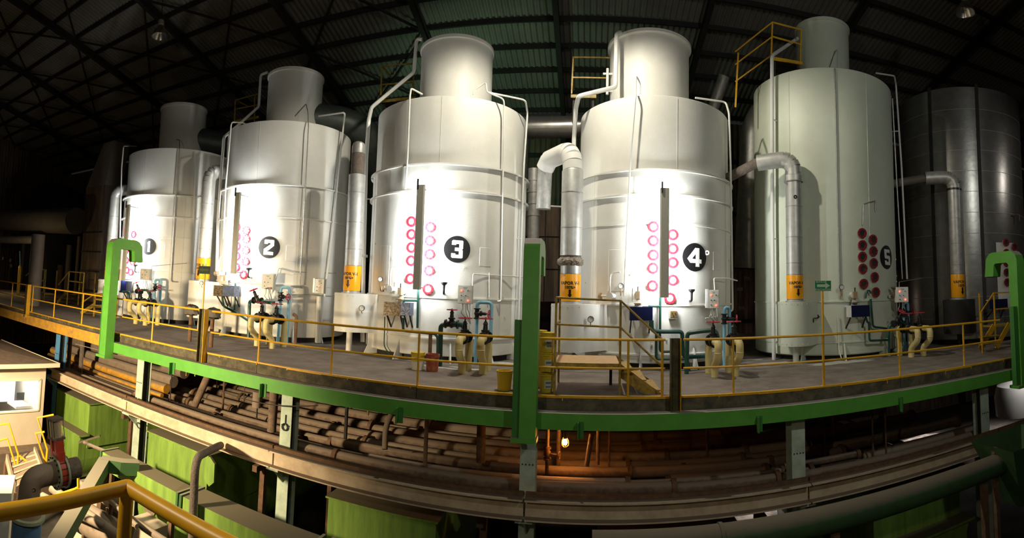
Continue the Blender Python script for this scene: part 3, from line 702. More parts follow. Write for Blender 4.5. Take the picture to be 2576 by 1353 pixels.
conduit(1, [(s, 491, 378, .08), (s, 483, 690, .08)], .045, 'thick white pipe put in for the strip of light on tank one', 'white_small', clips=[(s, 489, 450, .08)])  # white tube stands in for light falling on the wall here
conduit(2, [(y, 673, 182, 16.0), (y, 656, 188, 16.0), (y, 651, 268, 15.9), (y, 600, 314, 14.6), (s, 563, 345, .12), (s, 549, 540, .12), (s, 545, 690, .12)], .055, 'thick white vent pipe from dome two down its left side', clips=[(s, 556, 450, .12)])
conduit(2, [(y, 629, 320, 14.5), (y, 613, 309, 14.0), (s, 582, 307, .10), (s, 568, 470, .10), (s, 562, 600, .10)], .026, 'thin white conduit hooked over the rim of tank two')
conduit(2, [(y, 742, 292, 14.9), (y, 770, 261, 14.6), (y, 775, 283, 14.2), (s, 776, 318, .14), (s, 768, 477, .14), (s, 754, 722, .14), (s, 760, 724, .03)], .020, 'thin grey conduit down the front of tank two', 'aluminium_dull')
conduit(2, [(y, 802, 292, 15.2), (y, 868, 283, 14.9), (s, 864, 316, .14), (s, 835, 590, .14), (s, 808, 816, .14)], .030, 'white conduit down the right side of tank two', clips=[(s, 850, 450, .14)])
conduit(3, [(y, 1062, 99, 16.0), (y, 1048, 99, 16.0), (y, 1041, 182, 15.9), (y, 935, 270, 15.0), (s, 928, 300, .16), (s, 921, 400, .14), (s, 914, 700, .14), (s, 912, 860, .14)], .065, 'thick white vent pipe from dome three down its left side', clips=[(s, 918, 500, .14), (s, 914, 740, .14)])
conduit(3, [(y, 1062, 237, 14.2), (y, 1034, 222, 13.7), (s, 1031, 245, .13), (s, 1025, 400, .12), (s, 1020, 476, .12)], .028, 'thin white conduit hooked over the left rim of tank three')
conduit(3, [(y, 1191, 238, 14.4), (y, 1191, 228, 14.4), (y, 1222, 207, 14.4), (y, 1225, 232, 14.0), (y, 1268, 249, 13.9), (s, 1268, 275, .14), (s, 1265, 500, .14), (s, 1261, 757, .14), (s, 1251, 758, .05)], .024, 'thin white conduit down the right front of tank three')
conduit(3, [(y, 1226, 232, 14.1), (y, 1322, 252, 14.6), (s, 1327, 285, .14), (s, 1318, 420, .14), (s, 1304, 822, .14)], .028, 'white conduit down the right edge of tank three', clips=[(s, 1310, 600, .14)])
conduit(4, [(y, 1560, 82, 15.0), (y, 1551, 86, 14.75), (y, 1549, 219, 14.7), (y, 1456, 242, 14.2), (s, 1449, 270, .16), (s, 1444, 346, .14), (s, 1443, 420, .14)], .07, 'thick white vent pipe from dome four over the left rim')
conduit(4, [(y, 1610, 236, 14.2), (y, 1610, 208, 14.2), (y, 1600, 190, 14.0), (s, 1599, 240, .16), (s, 1586, 400, .16), (s, 1570, 745, .16)], .024, 'thin white conduit down the left front of tank four')
conduit(4, [(y, 1749, 246, 14.2), (y, 1826, 257, 14.4), (s, 1834, 285, .15), (s, 1838, 420, .15), (s, 1843, 781, .15), (s, 1832, 784, .05)], .030, 'white conduit down the right edge of tank four', clips=[(s, 1839, 460, .15)])
conduit(5, [(y, 2006, 97, 15.6), (y, 1942, 140, 14.4), (s, 1942, 200, .22), (s, 1943, 560, .22), (s, 1947, 908, .22)], .060, 'thick white pipe standing before the left side of tank five', clips=[(s, 1943, 300, .22), (s, 1944, 600, .22)])
conduit(5, [(y, 2097, 160, 15.2), (y, 2097, 139, 15.2), (y, 2106, 122, 15.0), (y, 2107, 170, 14.2)], .02, 'short hooked conduit on the roof of tank five')
conduit(5, [(s, 2100, 172, .03), (s, 2106, 450, .03), (s, 2113, 752, .03)], .022, 'grey conduit straight down the front of tank five', 'aluminium_dull')
conduit(5, [(y, 2204, 184, 14.8), (y, 2250, 191, 15.0), (s, 2254, 215, .17), (s, 2268, 420, .17), (s, 2282, 702, .17)], .032, 'outer white conduit down the right edge of tank five', clips=[(s, 2262, 330, .17)])
conduit(5, [(s, 2245, 248, .06), (s, 2256, 460, .06), (s, 2270, 702, .10)], .024, 'inner thin conduit down the right edge of tank five', 'aluminium_dull')
conduit(5, [(s, 2171, 566, .06), (s, 2172, 513, .06), (s, 2202, 504, .06), (s, 2203, 532, .05)], .02, 'small bent grey pipe above the sight glasses of tank five', 'aluminium_dull', .06)
conduit(6, [(s, 2547, 541, .06), (s, 2565, 539, .2), (s, 2565, 556, .2)], .02, 'small dark bent pipe above the sight glasses of the steel tank', 'rust', .05)
# horizontal electric conduits by the control boxes
conduit(1, [(s, 382, 735, .08), (s, 381, 669, .10), (s, 470, 662, .10)], .014, 'thin horizontal conduit by the control box of tank one', 'aluminium_dull', .04)
conduit(2, [(s, 687, 735, .12), (s, 701, 674, .12), (s, 740, 684, .10), (s, 845, 687, .10)], .014, 'thin horizontal conduit between the boxes of tank two', 'aluminium_dull', .04)
conduit(2, [(s, 720, 739, .05), (s, 790, 742, .06), (s, 836, 745, .05)], .012, 'thin wire conduit under the switch box of tank two', 'aluminium_dull', .03)
conduit(3, [(s, 1186, 800, .10), (s, 1190, 689, .12), (s, 1290, 695, .12), (s, 1322, 696, .12)], .016, 'thin horizontal conduit by the control box of tank three', 'white_small', .04)
conduit(3, [(s, 1231, 747, .10), (s, 1231, 686, .10)], .014, 'short upright conduit above the blue pipe of tank three', 'white_small')
conduit(4, [(s, 1798, 730, .20), (s, 1796, 700, .20), (s, 1830, 700, .20), (y, 1855, 706, 14.2)], .016, 'bent white conduit above the control box of tank four', 'white_small', .05)
conduit(4, [(s, 1775, 800, .10), (s, 1805, 797, .14), (s, 1803, 770, .2)], .012, 'thin bent conduit below the control box of tank four', 'white_small', .04)
conduit(5, [(s, 2262, 722, .30), (s, 2262, 709, .30), (y, 2318, 700, 14.0)], .012, 'thin horizontal conduit above the control box of tank five', 'aluminium_dull', .03)

# ------------------------------------------------------------------ control boxes
def control_box(k, x0, y0, x1, y1, label, off=.40, leds=((.25, .72), (.72, .18)), m='box_grey', wrap_=False, wires=True):
    t = TK[k]; c = S(t, (x0+x1)/2, (y0+y1)/2, off); d = math.hypot(c.x, c.y); w = (x1-x0)*d/F*1.08; h = (y1-y0)*d/F; dp = .2
    f = Vector((-c.x*.35, -c.y, 0)).normalized(); u = Vector((-f.y, f.x, 0)); z = Vector((0, 0, 1))
    o = thing('control_box', label, 'control box', c-z*h/2, 'control boxes on the tanks')
    b = c-f*dp/2
    body = MB().obox(b, u*w/2, f*dp/2, z*h/2).build('cabinet', m, o, smooth=0)
    MB().obox(c+f*.006, u*(w/2-.012), f*.006, z*(h/2-.012)).build('door', m, o, smooth=0)
    for lx, lz in leds:
        p = c+f*.012+u*(lx-.5)*w+z*(lz-.5)*h; MB().cyl(p, p+f*.012, .021, n=10).build('indicator', 'led', o)
    for lx, lz in ((.25, .45), (.55, .45), (.7, .72), (.25, .2)):
        p = c+f*.012+u*(lx-.5)*w+z*(lz-.5)*h; MB().cyl(p, p+f*.022, .014, n=8).build('knob', 'knob', o)
    for i, (lx, lz, ww) in enumerate(((.5, .88, .3), (.5, .82, .2))):
        p = c+f*.0125+u*(lx-.5)*w+z*(lz-.5)*h; MB().obox(p, u*w*ww/2, f*.0006, z*.007).build('caption_strip', 'label_grey', o, smooth=0)
    n = nrm(t, c); MB().bar(b-f*dp/2-z*h*.35, b-f*dp/2-z*h*.35-n*(off-dp), .05, .03).build('bracket', 'white_small', o, smooth=0)
    if wrap_:
        MB().obox(b-u*w*.60+z*.02, u*w*.10, f*dp*.55, z*h*.5).build('plastic_cover', 'plastic_wrap', o, smooth=0)
    if wires:
        for i, lx in enumerate((.3, .55, .65)):
            p = b+u*(lx-.5)*w-z*h/2; e = S(t, (x0+x1)/2+14*(x1-x0)/35, y1+52*(x1-x0)/35, .05+.05*i)
            MB().tube(bend([p, p-z*.14, p-z*.22+u*.05*(i-1), e], .12), .012, 6).build('flexible_hose', 'box_grey', o)
    return o
control_box(1, 352, 676, 377, 704, 'grey control box with red lamps on tank one')
control_box(2, 659, 689, 688, 727, 'grey control box with red lamps on tank two above the valves')
control_box(2, 792, 702, 815, 738, 'small grey switch box with plastic cover on the right of tank two', .34, leds=((.5, .5),), wrap_=True, wires=False)
control_box(3, 1153, 718, 1187, 764, 'grey control box with red lamps on tank three')
control_box(4, 1783, 729, 1808, 776, 'grey control box with white plastic sheet on tank four', .50, wrap_=True)
control_box(5, 2256, 722, 2285, 760, 'pale control box with two red lamps on tank five', .50, m='white_small')
t = TK[4]; c = S(t, 1694, 790, .12); o = thing('push_button_box', 'small brass coloured push button box on tank four', 'switch', c, None); n = nrm(t, c); u = Vector((-n.y, n.x, 0)); z = Vector((0, 0, 1))
MB().obox(c-n*.05, u*.10, n*.06, z*.12).build('cabinet', 'box_grey', o, smooth=0); MB().obox(c+n*.018, u*.085, n*.006, z*.09-z*.01).build('plate', 'brass', o, smooth=0)
for dx, dz in ((-.035, .02), (.04, .02), (0, -.045)): MB().cyl(c+n*.024+u*dx+z*dz, c+n*.045+u*dx+z*dz, .014, n=8).build('button', 'knob', o)
# ------------------------------------------------------------------ sampling trays (dark boxes on struts)
def tray(k, x0, y0, x1, y1, fm, sm, side, label, off=.42):
    t = TK[k]; a = S(t, x0, y1, off); b = S(t, x1, y1, off); c0 = S(t, (x0+x1)/2, y0, off); zt = c0.z; zb = (a.z+b.z)/2; yf = (a.y+b.y)/2; d = .30
    a = at_y(x0, (y0+y1)/2, yf); b = at_y(x1, (y0+y1)/2, yf)
    o = thing('sampling_tray', label, 'tray', ((a.x+b.x)/2, yf, zb), 'sampling trays')
    MB().box((a.x, yf, zb), (b.x, yf+d, zt)).build('tray_body', fm, o, smooth=0)
    if side:
        xs_ = (a.x-.004, a.x-.001) if side < 0 else (b.x+.001, b.x+.004)
        MB().box((xs_[0], yf-.002, zb), (xs_[1], yf+d, zt)).build('side_sheet', sm, o, smooth=0)
    zc = S(t, (x0+x1)/2, y0, 0)
    for xx in (a.x+.05, b.x-.05):
        ph = (xx-t.cx); yy = t.cy-math.sqrt(max(t.R**2-ph*ph, .1))
        MB().bar((xx, yf+d*.5, zb), (xx, yy, zb-.34), .035, .035).build('strut', 'iron', o, smooth=0)
        MB().bar((xx, yf+d, zt-.03), (xx, yy, zt-.03), .03, .03).build('arm', 'white_small', o, smooth=0)
    return o
tray(1, 303, 706, 317, 736, 'navy', 'navy', 0, 'navy sampling tray on tank one behind the hook post')
tray(2, 537, 718, 560, 745, 'gold_wrap', 'silver_wrap', 0, 'dark plastic wrapped tray on tank two, left half')
tray(2, 560, 718, 588, 745, 'silver_wrap', 'silver_wrap', 0, 'silvery blue wrapped tray on tank two')
tray(3, 965, 760, 1008, 794, 'gold_wrap', 'silver_wrap', 0, 'brown plastic wrapped tray on tank three')
tray(3, 1008, 761, 1031, 793, 'silver_wrap', 'silver_wrap', 0, 'blue plastic wrapped tray on tank three')
tray(4, 1584, 772, 1642, 806, 'navy', 'navy', 0, 'navy blue tray on tank four behind the stair rail')
tray(5, 2142, 768, 2188, 797, 'navy', 'plastic_wrap', -1, 'navy blue tray with grey side on tank five')
tray(6, 2504, 752, 2535, 776, 'navy', 'navy', 0, 'navy blue tray on the bare steel tank')
# ------------------------------------------------------------------ funnels, gauges, samplers
def funnel(k, px, py, label, m='iron', s_=1.):
    t = TK[k]; c = S(t, px, py, .22); o = thing('funnel', label, 'funnel', c-Vector((0, 0, .16)), 'funnels on the tanks'); n = nrm(t, c)
    MB().lathe([(.03, 0), (.035, .08), (.085*s_, .13), (.09*s_, .17), (.08*s_, .17), (.03, .09)], c-Vector((0, 0, .06)), 16).build('cup', m, o)
    MB().tube(bend([c-Vector((0, 0, .05)), c-Vector((0, 0, .20)), c-Vector((0, 0, .20))-n*.21], .06), .03, 8).build('neck', m, o)
    MB().cyl(c-Vector((0, 0, .20))-n*.10, c-Vector((0, 0, .20))-n*.16, .05, n=10).build('collar', 'white_small', o)
funnel(1, 340, 672, 'black funnel on tank one above the red sight glass', s_=1.2); funnel(2, 625, 682, 'large black funnel on tank two', s_=1.4)
funnel(3, 1117, 720, 'black funnel beside the control box of tank three'); funnel(4, 1740, 738, 'black funnel left of the control box of tank four'); funnel(5, 2248, 730, 'dark rusty funnel by the control box of tank five', 'rust')
def gauge(p, n, label, r=.075, stem=.25, face='label_white', arm=.1):
    o = thing('pressure_gauge', label, 'gauge', p-Vector((0, 0, stem)), 'pressure gauges'); n = Vector(n).normalized()
    MB().lathe([(.001, -.03), (r, -.03), (r, .012), (r*.88, .016), (r*.88, .006)], p, 20, n).build('case', 'iron', o)
    MB().lathe([(r*.89, .004), (.001, .005)], p, 20, n).build('dial', face, o)
    MB().bar(p+n*.007, p+n*.007+Vector((.3, 0, .8)).normalized()*r*.6, .006, .002, up=n).build('needle', 'knob', o, smooth=0)
    MB().tube(bend([p-Vector((0, 0, r*.9)), p-Vector((0, 0, stem)), p-Vector((0, 0, stem))-n*arm], .05), .013, 8).build('stem', 'brass', o)
for k, px, py, lab, off in ((3, 957, 702, 'small gauge left of the sampling tray on tank three', .25), (4, 1562, 719, 'pressure gauge above the stair rail on tank four', .22), (5, 2117, 722, 'pressure gauge left of the tray on tank five', .22)):
    p = S(TK[k], px, py, off); gauge(p, (-p.x*.4, -p.y, 0), lab, arm=off)
for k, px, py, lab in ((3, 910, 775, 'gauge on the white steam box of tank three'), (4, 1486, 803, 'gauge on the white steam box of tank four'), (1, 263, 716, 'gauge on the white steam box of tank one'), (2, 507, 712, 'small gauge on the white steam box of tank two')):
    c = at_y(*VPX[k], VY); p = on_cyl(c.x, c.y, .50+.16, px, py); gauge(p, (-p.x*.4, -p.y, 0), lab, .085 if k > 2 else .07, .14, arm=.13)
c = at_y(*VPX[5], VY); p = on_cyl(c.x, c.y, .62, 2058, 800); o = thing('drain_cock', 'small drain cock on the steam box of tank five', 'valve', p, None)
MB().tube(bend([p+Vector((.10, .12, .04)), p, p-Vector((.15, 0, 0)), p-Vector((.15, 0, .12))], .04), .018, 8).build('spout', 'iron', o); MB().cyl(p, p+Vector((0, 0, .1)), .02, n=8).build('handle', 'iron', o)
def sampler(k, px, py, label):
    t = TK[k]; c = S(t, px, py, .12); n = nrm(t, c); u = Vector((-n.y, n.x, 0)); o = thing('sampling_valve', label, 'valve', c-Vector((0, 0, .3)), 'sampling valves')
    MB().cyl(c-n*.12, c+n*.05, .085, n=16).build('nozzle', 'white_small', o); MB().cyl(c+n*.05, c+n*.07, .11, n=16).build('flange', 'white_small', o)
    MB().obox(c+n*.12, u*.055, n*.05, (0, 0, .10)).build('body', 'wood', o, smooth=0); MB().cyl(c+n*.12+Vector((0, 0, .1)), c+n*.12+Vector((0, 0, .22)), .018, n=8).build('stem', 'iron', o)
    MB().obox(c+n*.10-Vector((0, 0, .22)), u*.09, n*.10, (0, 0, .012)).build('chute', 'brass', o, smooth=0)
    MB().prism([(-.05, 0), (.05, 0), (.11, -.26), (-.11, -.26)], c+n*.05-Vector((0, 0, .06)), u, (0, 0, 1), n*.02).build('spout_plate', 'label_white', o, smooth=0)
sampler(2, 574, 700, 'wooden handled sampling valve above the tray of tank two'); sampler(3, 1013, 733, 'wooden sampling valve above the tray of tank three'); sampler(4, 1607, 742, 'white sampling valve above the navy tray of tank four'); sampler(5, 2147, 742, 'rusty sampling valve above the navy tray of tank five')
def manifold(k, px, py, label):
    t = TK[k]; c = S(t, px, py, .16); n = nrm(t, c); u = Vector((-n.y, n.x, 0)); o = thing('nozzle_manifold', label, 'valve', c-Vector((0, 0, .1)), None)
    MB().cyl(c-n*.16, c+n*.02, .07, n=14).build('nozzle', 'white_small', o); MB().lathe([(.001, 0), (.10, 0), (.10, .04), (.001, .04)], c+n*.02, 16, n).build('flange', 'white_small', o)
    MB().cyl(c-u*.34-n*.02, c+u*.02, .035, n=10).build('cross_pipe', 'white_small', o); MB().cyl(c-u*.36-n*.02, c-u*.30-n*.02, .09, n=14).build('end_cap', 'wood', o)
    MB().tube(bend([c+n*.02+Vector((0, 0, .05)), c+n*.05+Vector((0, 0, .35)), c+Vector((0, 0, .62)), c+u*.28+Vector((0, 0, .64))], .1), .02, 8).build('riser', 'white_small', o)
manifold(3, 983, 727, 'white nozzle with upright bent tube on tank three'); manifold(4, 1536, 745, 'white nozzle with dark end above the platform rail on tank four'); manifold(2, 552, 688, 'white nozzle on the left of tank two')
# ------------------------------------------------------------------ pipes and valves at the foot of the tanks
def wheel(o, c, axis, R=.14, m='red_wheel', nsp=5):
    axis = Vector(axis).normalized(); u, w = orth(axis); b = MB().torus(c, axis, R, .014, 20, 6); b.cyl(Vector(c)-axis*.02, Vector(c)+axis*.02, .03, n=10)
    for i in range(nsp):
        a = 2*PI*i/nsp; b.cyl(Vector(c), Vector(c)+(u*math.cos(a)+w*math.sin(a))*R, .010, n=6, caps=False)
    return b.build('handwheel', m, o)
def gate_valve(o, c, flow, up, s_=1., wm='red_wheel', wr=.14, hs=.42):
    c, flow, up = Vector(c), Vector(flow).normalized(), Vector(up).normalized()
    MB().cyl(c-flow*.14*s_, c+flow*.14*s_, .075*s_, n=14).lathe([(.02, -.10*s_), (.085*s_, -.05*s_), (.095*s_, 0), (.085*s_, .05*s_), (.06*s_, .12*s_)], c, 14, up).build('valve_body', 'iron', o)
    for e in (-1, 1): MB().cyl(c+flow*.14*s_*e, c+flow*.175*s_*e, .115*s_, n=16).build('valve_flange', 'iron', o)
    MB().lathe([(.09*s_, .12*s_), (.09*s_, .16*s_), (.055*s_, .165*s_), (.045*s_, .27*s_), (.06*s_, .28*s_), (.03*s_, .34*s_)], c, 12, up).build('bonnet', 'iron', o)
    MB().cyl(c+up*.30*s_, c+up*(hs+.03), .016*s_, n=8).build('stem', 'iron', o)
    wheel(o, c+up*hs, up, wr, wm)
def cream_line(k, x, y0, label, zt=.84, r=.092, lean=.36):
    o = thing('drain_line', label, 'pipe', (x, y0, 0), 'cream pipes with valves at the feet of the tanks')
    path = bend([(x, y0, .004), (x, y0, .26), (x, y0-lean, .52), (x, y0-lean, zt), (x, y0-lean+.30, zt)], .12, 5)
    MB().tube(path, r, 16).build('front_pipe', 'cream', o)
    MB().cyl((x, y0-lean+.30, zt), (x, y0-lean+.34, zt), .15, n=20).build('flange', 'iron', o)
    yv = y0-lean+.34+.17
    gate_valve(o, (x, yv, zt), (0, 1, 0), (0, 0, 1), 1.15, wr=.17, hs=.46)
    MB().cyl((x, yv+.20, zt), (x, yv+.24, zt), .15, n=20).build('flange', 'iron', o)
    MB().tube(bend([(x, yv+.22, zt), (x, yv+.46, zt), (x, yv+.46, .004)], .12, 5), r, 16).build('rear_pipe', 'cream', o)
    for zz in (.60,): MB().lathe([(r, zz-.012), (r+.006, zz), (r, zz+.012)], (x, y0-lean, 0), 16).build('joint', 'cream', o)
CR = {1: [(-15.10, 12.38), (-14.62, 12.45)], 2: [(-9.25, 12.29), (-8.66, 12.22)], 3: [(-2.94, 11.75), (-2.48, 11.95)], 4: [(2.97, 11.94), (3.50, 11.97)], 5: [(9.02, 12.50), (9.44, 12.45)]}
for k, l in CR.items():
    for x, yy in l: cream_line(k, x, yy, 'cream pipe with black valve and flat red handwheel by tank %s' % TK[k].word)
def blue_loop(k, px, py0, label, w=.38, h=.75, flip=1):
    t = TK[k]; c = S(t, px, py0, .35); o = thing('blue_pipe', label, 'pipe', (c.x, c.y, c.z-h), 'blue pipe loops'); x, yy, z = c
    MB().tube(bend([(x, yy, z-h), (x, yy, z), (x+w, yy+.05, z), (x+w, yy+.05, .004)], .10, 5), .048, 12).build('loop', 'sky_blue', o)
    gate_valve(o, (x, yy-.001, z-.30), (0, 0, 1), (flip, -.15, 0), .8, wr=.10, hs=.34)
    MB().cyl((x, yy, .004), (x, yy, z-h), .048, n=12).build('lower_leg', 'sky_blue', o)
    for zz in (z-.17, z-.43): MB().cyl((x, yy, zz-.015), (x, yy, zz+.015), .085, n=14).build('flange', 'sky_blue', o)
blue_loop(1, 391, 703, 'light blue pipe loop with side valve by tank one', .30); blue_loop(2, 707, 722, 'light blue pipe loop with side valve by tank two', .30); blue_loop(3, 1201, 760, 'light blue pipe loop with side valve by tank three'); blue_loop(4, 1822, 774, 'light blue pipe loop with side valve by tank four', .16); blue_loop(5, 2272, 762, 'light blue pipe loop with side valve by tank five', .22)
def green_line(k, pts, label, r=.032, valve=None, m='pipe_green'):
    t = TK[k]; q = [P(t, a) for a in pts]; low = min(q, key=lambda v: v.z); o = thing('green_pipe', label, 'pipe', low, 'dark green pipes on the tanks')
    MB().tube(bend(q, .09, 4), r, 10).build('tube', m, o)
    if valve:
        c = P(t, valve[:4]); gate_valve(o, c, valve[4], valve[5], valve[6], wr=.13, hs=.36)
    return o
green_line(1, [(s, 322, 733, -.01), (s, 300, 733, .35), (s, 325, 734, .5), (s, 326, 760, .6)], 'green pipe below the navy tray of tank one', .045)
green_line(1, [(y, 348, 800, 12.55), (y, 350, 733, 12.55), (y, 354, 729, 12.5), (y, 372, 730, 12.5), (y, 378, 745, 12.6)], 'green pipe with red handwheel before tank one', .045, (y, 350, 733, 12.55, (1, 0, 0), (-.25, -.3, 1), .85))
green_line(2, [(s, 592, 712, .18), (s, 590, 780, .18)], 'upright green pipe right of the trays on tank two')
green_line(2, [(s, 559, 745, .30), (s, 562, 770, .30), (s, 594, 786, .30), (y, 624, 806, 13.0)], 'sloping green drain pipe below the trays of tank two', .04)
green_line(2, [(y, 625, 851, 12.75), (y, 628, 758, 12.75), (y, 642, 756, 12.6), (y, 672, 760, 12.6), (y, 690, 762, 12.6)], 'green pipe with tilted red handwheel before tank two', .055, (y, 648, 756, 12.6, (1, 0, 0), (-.3, -.35, 1), .95))
green_line(3, [(s, 1052, 727, .20), (s, 1050, 825, .20)], 'upright green pipe under the strip light of tank three')
green_line(3, [(s, 1052, 756, .20), (s, 1016, 756, .25), (s, 1015, 762, .25)], 'short green branch pipe on tank three')
green_line(3, [(s, 1014, 800, .30), (s, 1014, 832, .35), (y, 1096, 840, 12.9), (y, 1101, 850, 12.9), (y, 1100, 930, 12.9)], 'long green drain pipe bending to the floor before tank three', .035)
green_line(3, [(y, 1106, 932, 12.6), (y, 1109, 818, 12.6), (y, 1135, 815, 12.5), (y, 1166, 817, 12.4), (y, 1170, 840, 12.4)], 'thick green pipe with red handwheel before tank three', .062, (y, 1136, 815, 12.5, (1, 0, 0), (0, 0, 1), 1.0))
green_line(4, [(s, 1661, 748, .2), (s, 1660, 885, .2), (s, 1700, 884, .2), (s, 1722, 882, .2)], 'upright green pipe under the strip light of tank four')
green_line(4, [(s, 1660, 770, .2), (s, 1632, 770, .3)], 'short green branch pipe over the navy tray')
green_line(4, [(s, 1639, 806, .35), (s, 1640, 832, .35), (s, 1662, 834, .3), (s, 1716, 834, .3), (s, 1718, 890, .3), (s, 1725, 898, .3), (s, 1790, 895, .35)], 'thick dark green pipe bending twice on tank four', .055)
green_line(4, [(s, 1651, 838, .26), (s, 1650, 903, .26), (s, 1730, 902, .3), (s, 1735, 945, .35)], 'lower green pipe running right under tank four', .035)
green_line(4, [(y, 1727, 945, 12.6), (y, 1729, 838, 12.6), (y, 1762, 833, 12.5), (y, 1800, 830, 12.4), (y, 1806, 850, 12.3)], 'green riser pipe elbow with white taped joint before tank four', .055)
green_line(5, [(s, 2190, 752, .15), (s, 2196, 822, .15), (s, 2230, 826, .2), (s, 2236, 830, .3), (s, 2237, 888, .3)], 'green pipe from the tray down to the floor on tank five', .035)
green_line(5, [(s, 2178, 798, .3), (s, 2182, 810, .3), (s, 2186, 812, .3), (s, 2187, 857, .3), (s, 2235, 855, .3)], 'lower green drain pipe on tank five', .033)
green_line(5, [(s, 2178, 750, .12), (s, 2180, 732, .12), (s, 2188, 730, .12), (s, 2190, 738, .12)], 'small green bent pipe beside the sight glasses of tank five', .025)
green_line(5, [(y, 2232, 850, 12.9), (y, 2238, 818, 12.9), (y, 2262, 806, 12.8), (y, 2285, 815, 12.8)], 'green pipe with tilted red handwheel by tank five', .055, (y, 2256, 810, 12.8, (.8, .2, .25), (.3, -.5, 1), .95))
green_line(2, [(y, 738, 790, 13.0), (y, 746, 795, 13.0), (y, 742, 872, 13.0)], 'rusty upright pipe right of the valves of tank two', .05, m='rust')
green_line(3, [(y, 1083, 842, 12.9), (y, 1081, 900, 12.9)], 'short rusty pipe behind the paint buckets', .05, m='rust')
green_line(3, [(s, 968, 797, .12), (s, 966, 870, .12), (s, 985, 900, .14)], 'thin grey green drain tube left of the buckets on tank three', .015)
green_line(5, [(s, 2108, 795, .05), (s, 2111, 880, .1), (s, 2117, 903, .2)], 'thin white drain tube on tank five', .018, m='white_small')
green_line(2, [(s, 803, 745, .14), (s, 800, 862, .14)], 'white pipe stub at the foot of tank two', .09, m='white_small')
# lifting eye by the numeral of tank four
t = TK[4]; p = S(t, 1779, 636, .03); tag(MB().torus(p, (.2, 1, 0), .05, .02, 16, 8).build('lifting_eye', 'white_small'), 'small white lifting eye beside the numeral of tank four', 'lifting eye')
# ------------------------------------------------------------------ stair platform before tank four
o = thing('stair_platform', 'yellow step platform with handrail in front of tank four', 'platform', (0, 10.6, 0), None)
fy, by, pz = 10.12, at_z(1400, 888, .60).y, .60
by = min(max(by, 10.9), 11.4); xl, xr, xe = -.68, .60, 1.42
MB().box((xl, fy, pz-.02), (xr, by, pz)).build('landing', 'plate_tan', o, smooth=0)
MB().box((xl, fy-.02, pz-.09), (xr+.03, fy, pz)).build('front_edge', 'yellow_old', o, smooth=0)
for yy, m in ((fy, 'yellow_old'), (by, 'yellow_old')):
    MB().prism([(xr, pz), (xr+.02, pz), (xe, .03), (xe, .005), (xe-.32, .005), (xr, pz-.26)], (0, yy-.015, 0), (1, 0, 0), (0, 0, 1), (0, .03, 0)).build('stringer', m, o, smooth=0)
for i in range(3):
    z = pz*(3-i-.9)/3+.05; x = xr+(xe-xr)*(i+.55)/3; MB().box((x-.10, fy+.016, z-.012), (x+.12, by-.016, z+.012)).build('tread', 'yellow_old', o, smooth=0)
for xx, yy, zt, m in ((xl+.02, fy, 1.87, 'yellow_old'), (xr+.01, fy, 1.83, 'yellow_old'), (xe+.03, fy, 1.06, 'yellow'), (xl+.02, by, 1.87, 'yellow_old')):
    MB().tube([(xx, yy-.045, .004), (xx, yy-.045, zt)], .024, 8).build('post', m, o)
for xx, m in ((.48, 'iron'),): MB().box((xx-.03, by-.25, .004), (xx+.03, by-.19, pz-.02)).build('leg', m, o, smooth=0)
for dz in (0, -.52):
    MB().tube([(xl+.02, by-.045, 1.87+dz), (xl+.02, fy-.045, 1.87+dz), (xr+.01, fy-.045, 1.83+dz), (xe+.03, fy-.045, 1.06+dz)], .022, 8).build('handrail', 'yellow_old', o)
# ------------------------------------------------------------------ buckets
def bucket(x, yy, z, label, m='bucket', lab=True, lid=True, group='yellow buckets stacked by the hook post', s_=1.0, half=None):
    o = thing('bucket', label, 'bucket', (x, yy, z), group); h = .37*s_; r0, r1 = .125*s_, .148*s_
    MB().lathe([(.001, 0), (r0, 0), (r1, h-.06), (r1+.012, h-.055), (r1+.012, h-.03), (r1, h-.028), (r1, h)], (x, yy, z), 24).build('pail', m, o)
    MB().lathe([(r1+.006, h-.02), (r1+.010, h-.015), (r1+.010, h+.008), (.001, h+.010)] if lid else [(r1+.008, h-.02), (r1+.01, h), (r1-.012, h), (r1-.02, h-.1), (.001, h-.12)], (x, yy, z), 24).build('lid' if lid else 'rim', m, o)
    if half: MB().lathe([(r0+(r1-r0)*.05+.002, .01), (r0+(r1-r0)*.55+.003, h*.5)], (x, yy, z), 24).build('painted_half', half, o)
    if lab:
        rr = r1+.001; 
        for a, z0, z1, mm in ((.35, .08, .24, 'label_white'), (.35, .17, .21, 'label_grey'), (.35, .10, .13, 'label_grey')):
            vs = []; off = .002 if mm == 'label_white' else .004; ww = .55 if mm == 'label_white' else .38
            for j in range(7):
                for zz in (z0*s_, z1*s_):
                    rz = r0+(r1-r0)*min(zz/(h-.06), 1)+off; ph = a+(j/6-.5)*ww*2; vs.append((x+rz*math.sin(ph), yy-rz*math.cos(ph), z+zz))
            MB().add(vs, [(2*j, 2*j+2, 2*j+3, 2*j+1) for j in range(6)]).build('label', mm, o)
    return o
p = at_y(1374, 990, 10.25)
for i in range(3): bucket(p.x, 10.25, .003+i*.392, ('lowest', 'middle', 'top')[i]+' yellow bucket of the stack between hook post and stair platform', s_=1.02)
p = at_y(1306, 990, 10.35)
for i in range(3): bucket(p.x+.05, 10.35, .003+i*.392, ('lowest', 'middle', 'top')[i]+' yellow bucket of the stack on the tank three side of the hook post', s_=1.02, lid=i == 2)
p = at_y(1288, 985, 10.2); bucket(p.x-.16, 10.2, .003, 'single yellow bucket beside the stack by the hook post', lab=False, lid=False, s_=1.05)
p = at_y(1356, 900, 10.75)
for i in range(3): bucket(p.x, 10.75, .003+i*.392, ('lowest', 'middle', 'top')[i]+' yellow bucket of the rear stack behind the hook post', s_=1.02, lab=False)
